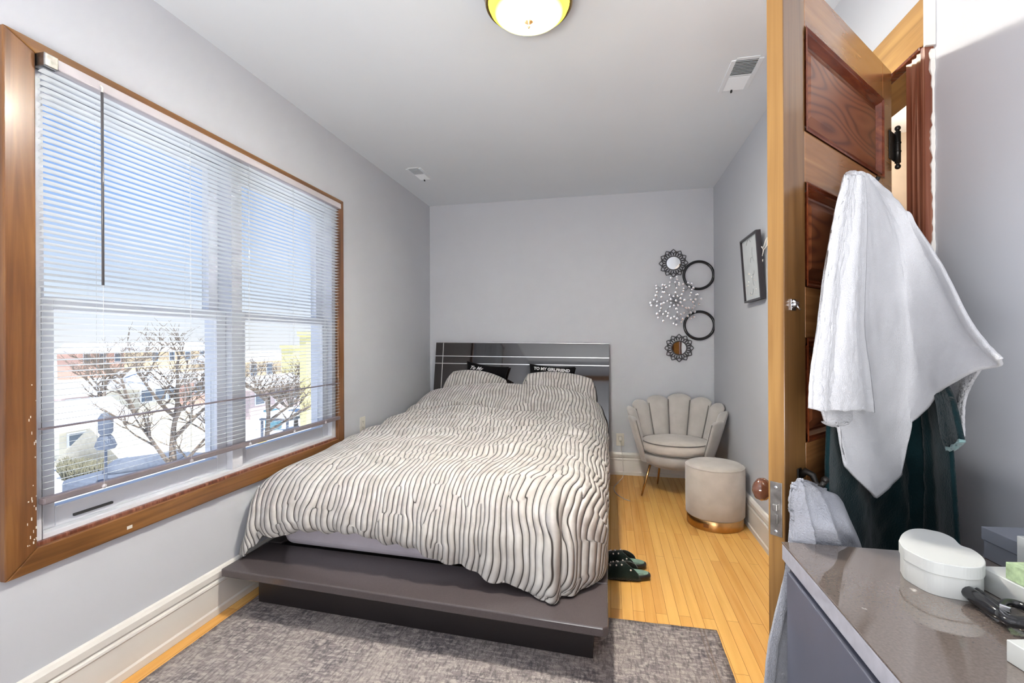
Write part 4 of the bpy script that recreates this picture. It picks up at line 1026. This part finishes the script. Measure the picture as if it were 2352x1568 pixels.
def carton(name, corner_px, z0, w_, l_, h_, rz, mt, label, lid=0, anchor=(0, 0), cat='box', lidh=.02):
    c = atZ(*corner_px, z0+h_); e = empty(name, (c.x, c.y, z0), label, cat, rotz=radians(rz))
    a, b = anchor
    x0, y0 = -a*w_, -b*l_
    if lid:
        o = MB().box(x0+.0025, x0+w_-.0025, y0+.0025, y0+l_-.0025, 0, h_-lidh).build('box_body', mt, bevel=.001); o.parent = e
        o = MB().box(x0, x0+w_, y0, y0+l_, h_-lidh+.0004, h_).build('lid', mt, bevel=.001); o.parent = e
    else:
        o = MB().box(x0, x0+w_, y0, y0+l_, 0, h_).build('carton_body', mt, bevel=.0012); o.parent = e
    return e
carton('slate_box', (2253, 1208), zt_, .13, .085, .058, 6, M['bluebox'], 'slate blue lidded box standing on the dresser beyond the heart box', 1, (0, 1), lidh=.024)
carton('flat_carton', (2250, 1299), zt_, .058, .17, .036, 8, M['whitebox'], 'flat white carton on the dresser, under the green patterned box', 0, (0, 1))
carton('green_box', (2309, 1289), zt_+.0364, .034, .080, .026, 8, M['jade'], 'small pale green patterned box lying on the flat white carton', 0, (0, 1))
carton('tall_carton', (2335, 1229), zt_, .050, .045, .080, 4, M['whitebox'], 'tall white carton at the back of the dresser beside the slate box', 0, (0, 1))
carton('pale_carton', (2311, 1467), zt_, .08, .10, .028, 12, M['whitebox'], 'pale carton near the front edge of the dresser', 0, (0, 1))
# folded sunglasses / glossy black case lying on the top
g1 = [atZ(x, y, ZT+.014) for x, y in ((2184, 1328), (2206, 1346), (2236, 1368), (2270, 1392), (2300, 1412), (2330, 1424), (2365, 1428))]
g2 = [q+Vector((.012, .010, .002)) for q in g1[:5]]
sg = empty('black_sunglasses', (g1[3].x, g1[3].y, zt_), 'glossy black folded sunglasses lying in front of the flat carton', 'sunglasses')
par(MB().tube([crom(g1, i/40) for i in range(41)], [.0062+.0045*sin(pi*min(1, i/40*1.3)) for i in range(41)], 12).build('temple', M['blackgloss']), sg)
par(MB().tube([crom(g2, i/30) for i in range(31)], .0062, 10).build('temple', M['blackgloss']), sg)
fr = [atZ(x, y, ZT+.016) for x, y in ((2292, 1398), (2312, 1384), (2345, 1390), (2375, 1410), (2365, 1432), (2325, 1430), (2300, 1416))]
par(MB().tube([crom(fr+[fr[0]], i/40) for i in range(40)], .006, 10, closed=True).build('lens_frame', M['blackgloss']), sg)
par(MB().box(0, .012, -.002, .002, -.004, .004, Matrix.Translation(atZ(2296, 1392, ZT+.024)) @ Matrix.Rotation(radians(-50), 4, 'Z')).build('hinge_plate', M['chrome'], bevel=.0008), sg)
# ------------------------------------------------------------------ outdoors seen through the window
GZ = -4.2
M['snow'] = mat('snow', (.86, .88, .92), .8, var=.03, nscale=1.5)
M['siding'] = mat('beige_siding', sr(206, 200, 180), .7, var=.06, nscale=3, scale=(.2, .2, 9))
M['shingle'] = mat('tan_shingle', sr(176, 170, 154), .8, var=.15, nscale=6)
M['brick'] = mat('orange_brick', sr(196, 158, 140), .8, var=.12, nscale=10)
M['brickpink'] = mat('pink_brick', sr(190, 172, 168), .8, var=.1, nscale=10)
M['ochre'] = mat('ochre_brick', sr(206, 184, 148), .8, var=.12, nscale=10)
M['bark'] = mat('grey_bark', sr(120, 108, 96), .9, var=.2)
M['deckwood'] = mat('yellow_deck_timber', sr(222, 196, 120), .7, var=.1)
M['cover'] = mat('slate_cover', sr(96, 104, 118), .7, var=.15, nscale=8)
M['pane'] = mat('dark_pane', sr(96, 108, 120), .2)
M['teal'] = mat('teal_plastic', sr(110, 160, 172), .5)
M['hedge'] = mat('winter_hedge', sr(112, 110, 92), .9, var=.5, nscale=20)
M['pole'] = mat('yellow_render', sr(222, 212, 150), .7)
g = MB().box(-160, XL-T-.6, -10, 190, GZ-.2, GZ).build('snowy_ground', M['snow']); struct(g, 'snow covered yards below the window')
def at(px, py, X): return atX(px, py, X)
def house(px0, px1, pb_, pe, pr, mt, label, depth=3.5, rm='snow', wins=3, name='house', flat=False):
    mid = (px0+px1)/2; X = atZ(mid, pb_, GZ).x; y0, y1 = sorted((at(px0, pb_, X).y, at(px1, pb_, X).y)); ze = at(mid, pe, X).z; zr_ = at(mid, pr, X-depth/2).z
    e = empty(name, (X, (y0+y1)/2, GZ), label, 'building')
    par(MB().box(X-depth, X, y0, y1, GZ, ze).build('walls', mt), e)
    if flat: par(MB().box(X-depth-.1, X+.1, y0-.1, y1+.1, ze, ze+.3).build('roof', M[rm]), e)
    else:
        m = MB(); o = .4; xm = X-depth/2; d_ = (zr_-ze)/(depth/2)*o
        m.add([(X+o, y, ze-d_) for y in (y0-o, y1+o)]+[(xm, y, zr_) for y in (y0-o, y1+o)]+[(X-depth-o, y, ze-d_) for y in (y0-o, y1+o)], [(0, 1, 3, 2), (2, 3, 5, 4), (0, 2, 4), (1, 5, 3), (0, 4, 5, 1)])
        par(m.build('roof', M[rm]), e)
    for i in range(wins):
        y = y0+(y1-y0)*(i+.5)/wins; hh = min(.7, (ze-GZ)*.22); zc_ = ze-.35-hh
        f = par(MB().box(X, X+.05, y-.5, y+.5, zc_-hh, zc_+hh).build('window_frame', M['sash']), e)
        q = MB().box(X+.05, X+.06, y-.42, y+.42, zc_-hh+.08, zc_+hh-.08).build('pane', M['pane']); q.parent = f
    return e
house(136, 296, 1040, 968, 912, M['siding'], 'pale low house with small windows behind the closed parasol', 3.5, wins=2)
house(306, 486, 1062, 1036, 950, M['siding'], 'garage with broad tan shingled roof beside the closed parasol', 3.5, 'shingle', 0, name='garage')
house(140, 290, 950, 900, 868, M['brickpink'], 'pinkish brick house with snowy roof beyond the pale low house', 3.5)
house(320, 412, 950, 880, 846, M['siding'], 'cream house with snowy gable roof behind the garage', 3)
house(440, 506, 925, 868, 850, M['brick'], 'orange brick house beside the middle window post', 3, wins=2)
house(180, 318, 868, 806, 788, M['brick'], 'far orange brick building under the horizon', 4, wins=4)
house(336, 480, 866, 802, 786, M['ochre'], 'far ochre building behind the bare tree', 4, wins=4)
house(520, 668, 900, 826, 806, M['ochre'], 'ochre brick house seen through the far window pane', 4, wins=4)
house(572, 700, 950, 882, 860, M['brickpink'], 'grey pink house behind the snow covered table', 3, wins=3)
house(674, 690, 925, 800, 800, M['pole'], 'narrow yellow chimney block by the ochre house', 1.2, 'pole', 0, 'chimney_block', True)
house(704, 720, 1010, 772, 772, M['pole'], 'tall yellow rendered corner of a neighbouring building', .4, 'pole', 0, 'corner_building', True)
def tree(px, X, hpy, label, seed, sp=1.0):
    R_ = random.Random(seed); b = at(px, 900, X); b.z = GZ; H_ = at(px, hpy, X).z-GZ; m = MB(); tw = MB()
    def grow(p, d, L_, r, lev):
        pts = [p]; q = p.copy(); dd_ = d.copy()
        for i in range(5):
            dd_ = (dd_+Vector((R_.uniform(-.22, .22), R_.uniform(-.22, .22), R_.uniform(-.05, .16)))).normalized(); q = q+dd_*L_/5; pts.append(q.copy())
        (m if lev < 2 else tw).tube(pts, [r*(1-.13*i) for i in range(6)], 6 if lev < 2 else 3, cap=False)
        if lev < 4:
            for k in range((6, 5, 5, 4)[lev]):
                t = R_.uniform(.3, 1); c = crom(pts, t); a = R_.uniform(0, 6.28)
                nd = (dd_*.7+Vector((cos(a)*sp, sin(a)*sp, R_.uniform(-.1, .5)))).normalized(); grow(c, nd, L_*R_.uniform(.5, .68), r*.5, lev+1)
    grow(b, Vector((0, 0, 1)), H_*.55, .16, 0)
    o = m.build('bare_tree', M['bark'], origin=b); tag(o, label, 'tree')
    o2 = tw.build('twigs', M['bark'], origin=b); o2.parent = o; o2.location = (0, 0, 0); return o
tree(400, -14.0, 740, 'bare winter tree whose branches cross the left window pane', 3)
tree(612, -15.0, 775, 'bare winter tree seen through the far window pane', 8)
tree(500, -25.0, 765, 'bare tree further back beside the middle window post', 21)
tree(312, -34.0, 770, 'bare tree standing among the far roofs in the left pane', 31)
tree(680, -19.0, 772, 'bare tree standing before the ochre house in the far pane', 44)
tree(230, -31.0, 772, 'thin far bare tree near the orange building', 57)
# closed parasol
b = at(243, 1042, -16.0); b.z = GZ; tp = at(243, 946, b.x); b2 = at(243, 1030, b.x)
ps = empty('closed_parasol', b, 'closed slate blue garden parasol standing in the yard', 'parasol')
par(MB().tube([b, (b.x, b.y, tp.z)], .04, 8).build('pole', M['cover']), ps)
h_ = tp.z-b2.z
par(MB().lathe([(.24, 0), (.29, h_*.08), (.20, h_*.30), (.13, h_*.38), (.19, h_*.46), (.20, h_*.84), (.12, h_*.95), (.03, h_)], 14, Matrix.Translation(b2)).build('folded_canopy', M['cover']), ps)
m = MB(); R4 = random.Random(9)
for i in range(520):
    q = atZ(R4.uniform(142, 235), R4.uniform(1092, 1104), GZ); m.tube([q, q+Vector((R4.uniform(-.2, .2), R4.uniform(-.2, .2), R4.uniform(.3, .8)))], .02, 3)
hg_ = m.build('winter_shrub', M['hedge']); tag(hg_, 'leafless low shrubs beyond the snow covered car', 'shrub', kind='stuff')
c = atZ(330, 1118, GZ)
cr_ = empty('snowy_car', c, 'car buried under snow parked below the window', 'car')
def mound(cx_, cy_, cz_, sx, sy, sz): return MB().lathe([(sin(pi/2*i/8), cos(pi/2*i/8)) for i in range(8, -1, -1)], 24, Matrix.Translation((cx_, cy_, cz_)) @ Matrix.Diagonal((sx, sy, sz, 1)))
par(MB().box(c.x-.85, c.x+.85, c.y-2.2, c.y+2.2, GZ+.25, GZ+.85).build('body', M['cover'], bevel=.15), cr_)
par(mound(c.x, c.y+.1, GZ+.8, .8, 1.5, .60).build('cabin', M['cover']), cr_)
par(mound(c.x-.05, c.y+.2, GZ+.9, .66, 1.2, .66).build('snow_cap', M['snow']), cr_)
for a in (-1.4, 1.4):
    for s_ in (-1, 1): par(MB().tube([(c.x+s_*.70, c.y+a, GZ+.32), (c.x+s_*.88, c.y+a, GZ+.32)], .32, 20).build('wheel', M['sole']), cr_)
c = atZ(672, 1000, GZ); zt2 = at(672, 952, c.x).z
tb = empty('garden_table', c, 'snow covered garden table in the yard beyond the far pane', 'table')
par(MB().box(c.x-.9, c.x+.9, c.y-1.6, c.y+1.6, zt2-.1, zt2).build('table_top', M['cover']), tb)
par(MB().box(c.x-.9, c.x+.9, c.y-1.6, c.y+1.6, zt2, zt2+.3).build('snow', M['snow'], bevel=.1), tb)
for sx in (-.8, .8):
    for sy in (-1.5, 1.5): par(MB().box(c.x+sx-.05, c.x+sx+.05, c.y+sy-.05, c.y+sy+.05, GZ, zt2-.1).build('leg', M['cover']), tb)
c = atZ(628, 985, GZ); zt2 = at(628, 940, c.x).z; bc = empty('teal_bin', c, 'teal bin beside the snow covered table', 'bin')
par(MB().box(c.x-.35, c.x+.35, c.y-.35, c.y+.35, GZ, zt2-.12).build('bin_body', M['teal'], bevel=.05), bc)
par(MB().box(c.x-.40, c.x+.40, c.y-.40, c.y+.40, zt2-.12, zt2).build('lid', M['teal'], bevel=.03), bc)
# deck railing just below the window
ra = at(145, 1150, -3.4); rb_ = at(498, 1076, -3.4)
rl = empty('deck_railing', (-3.4, 4.5, GZ), 'timber deck railing with snow on its top rail below the window', 'railing')
zr = (ra.z+rb_.z)/2
par(MB().box(-3.46, -3.34, 1.5, 8.5, zr+.02, zr+.07).build('top_rail', M['snow']), rl)
par(MB().box(-3.43, -3.37, 1.5, 8.5, zr-.85, zr-.79).build('bottom_rail', M['deckwood']), rl)
m = MB(); y = 1.55
while y < 8.4: m.box(-3.42, -3.38, y, y+.04, zr-.80, zr+.02); y += .125
par(m.build('balusters', M['deckwood']), rl)
for y in (1.5, 4.0, 6.4, 8.4): par(MB().box(-3.45, -3.35, y, y+.10, GZ, zr+.1).build('post', M['deckwood']), rl)
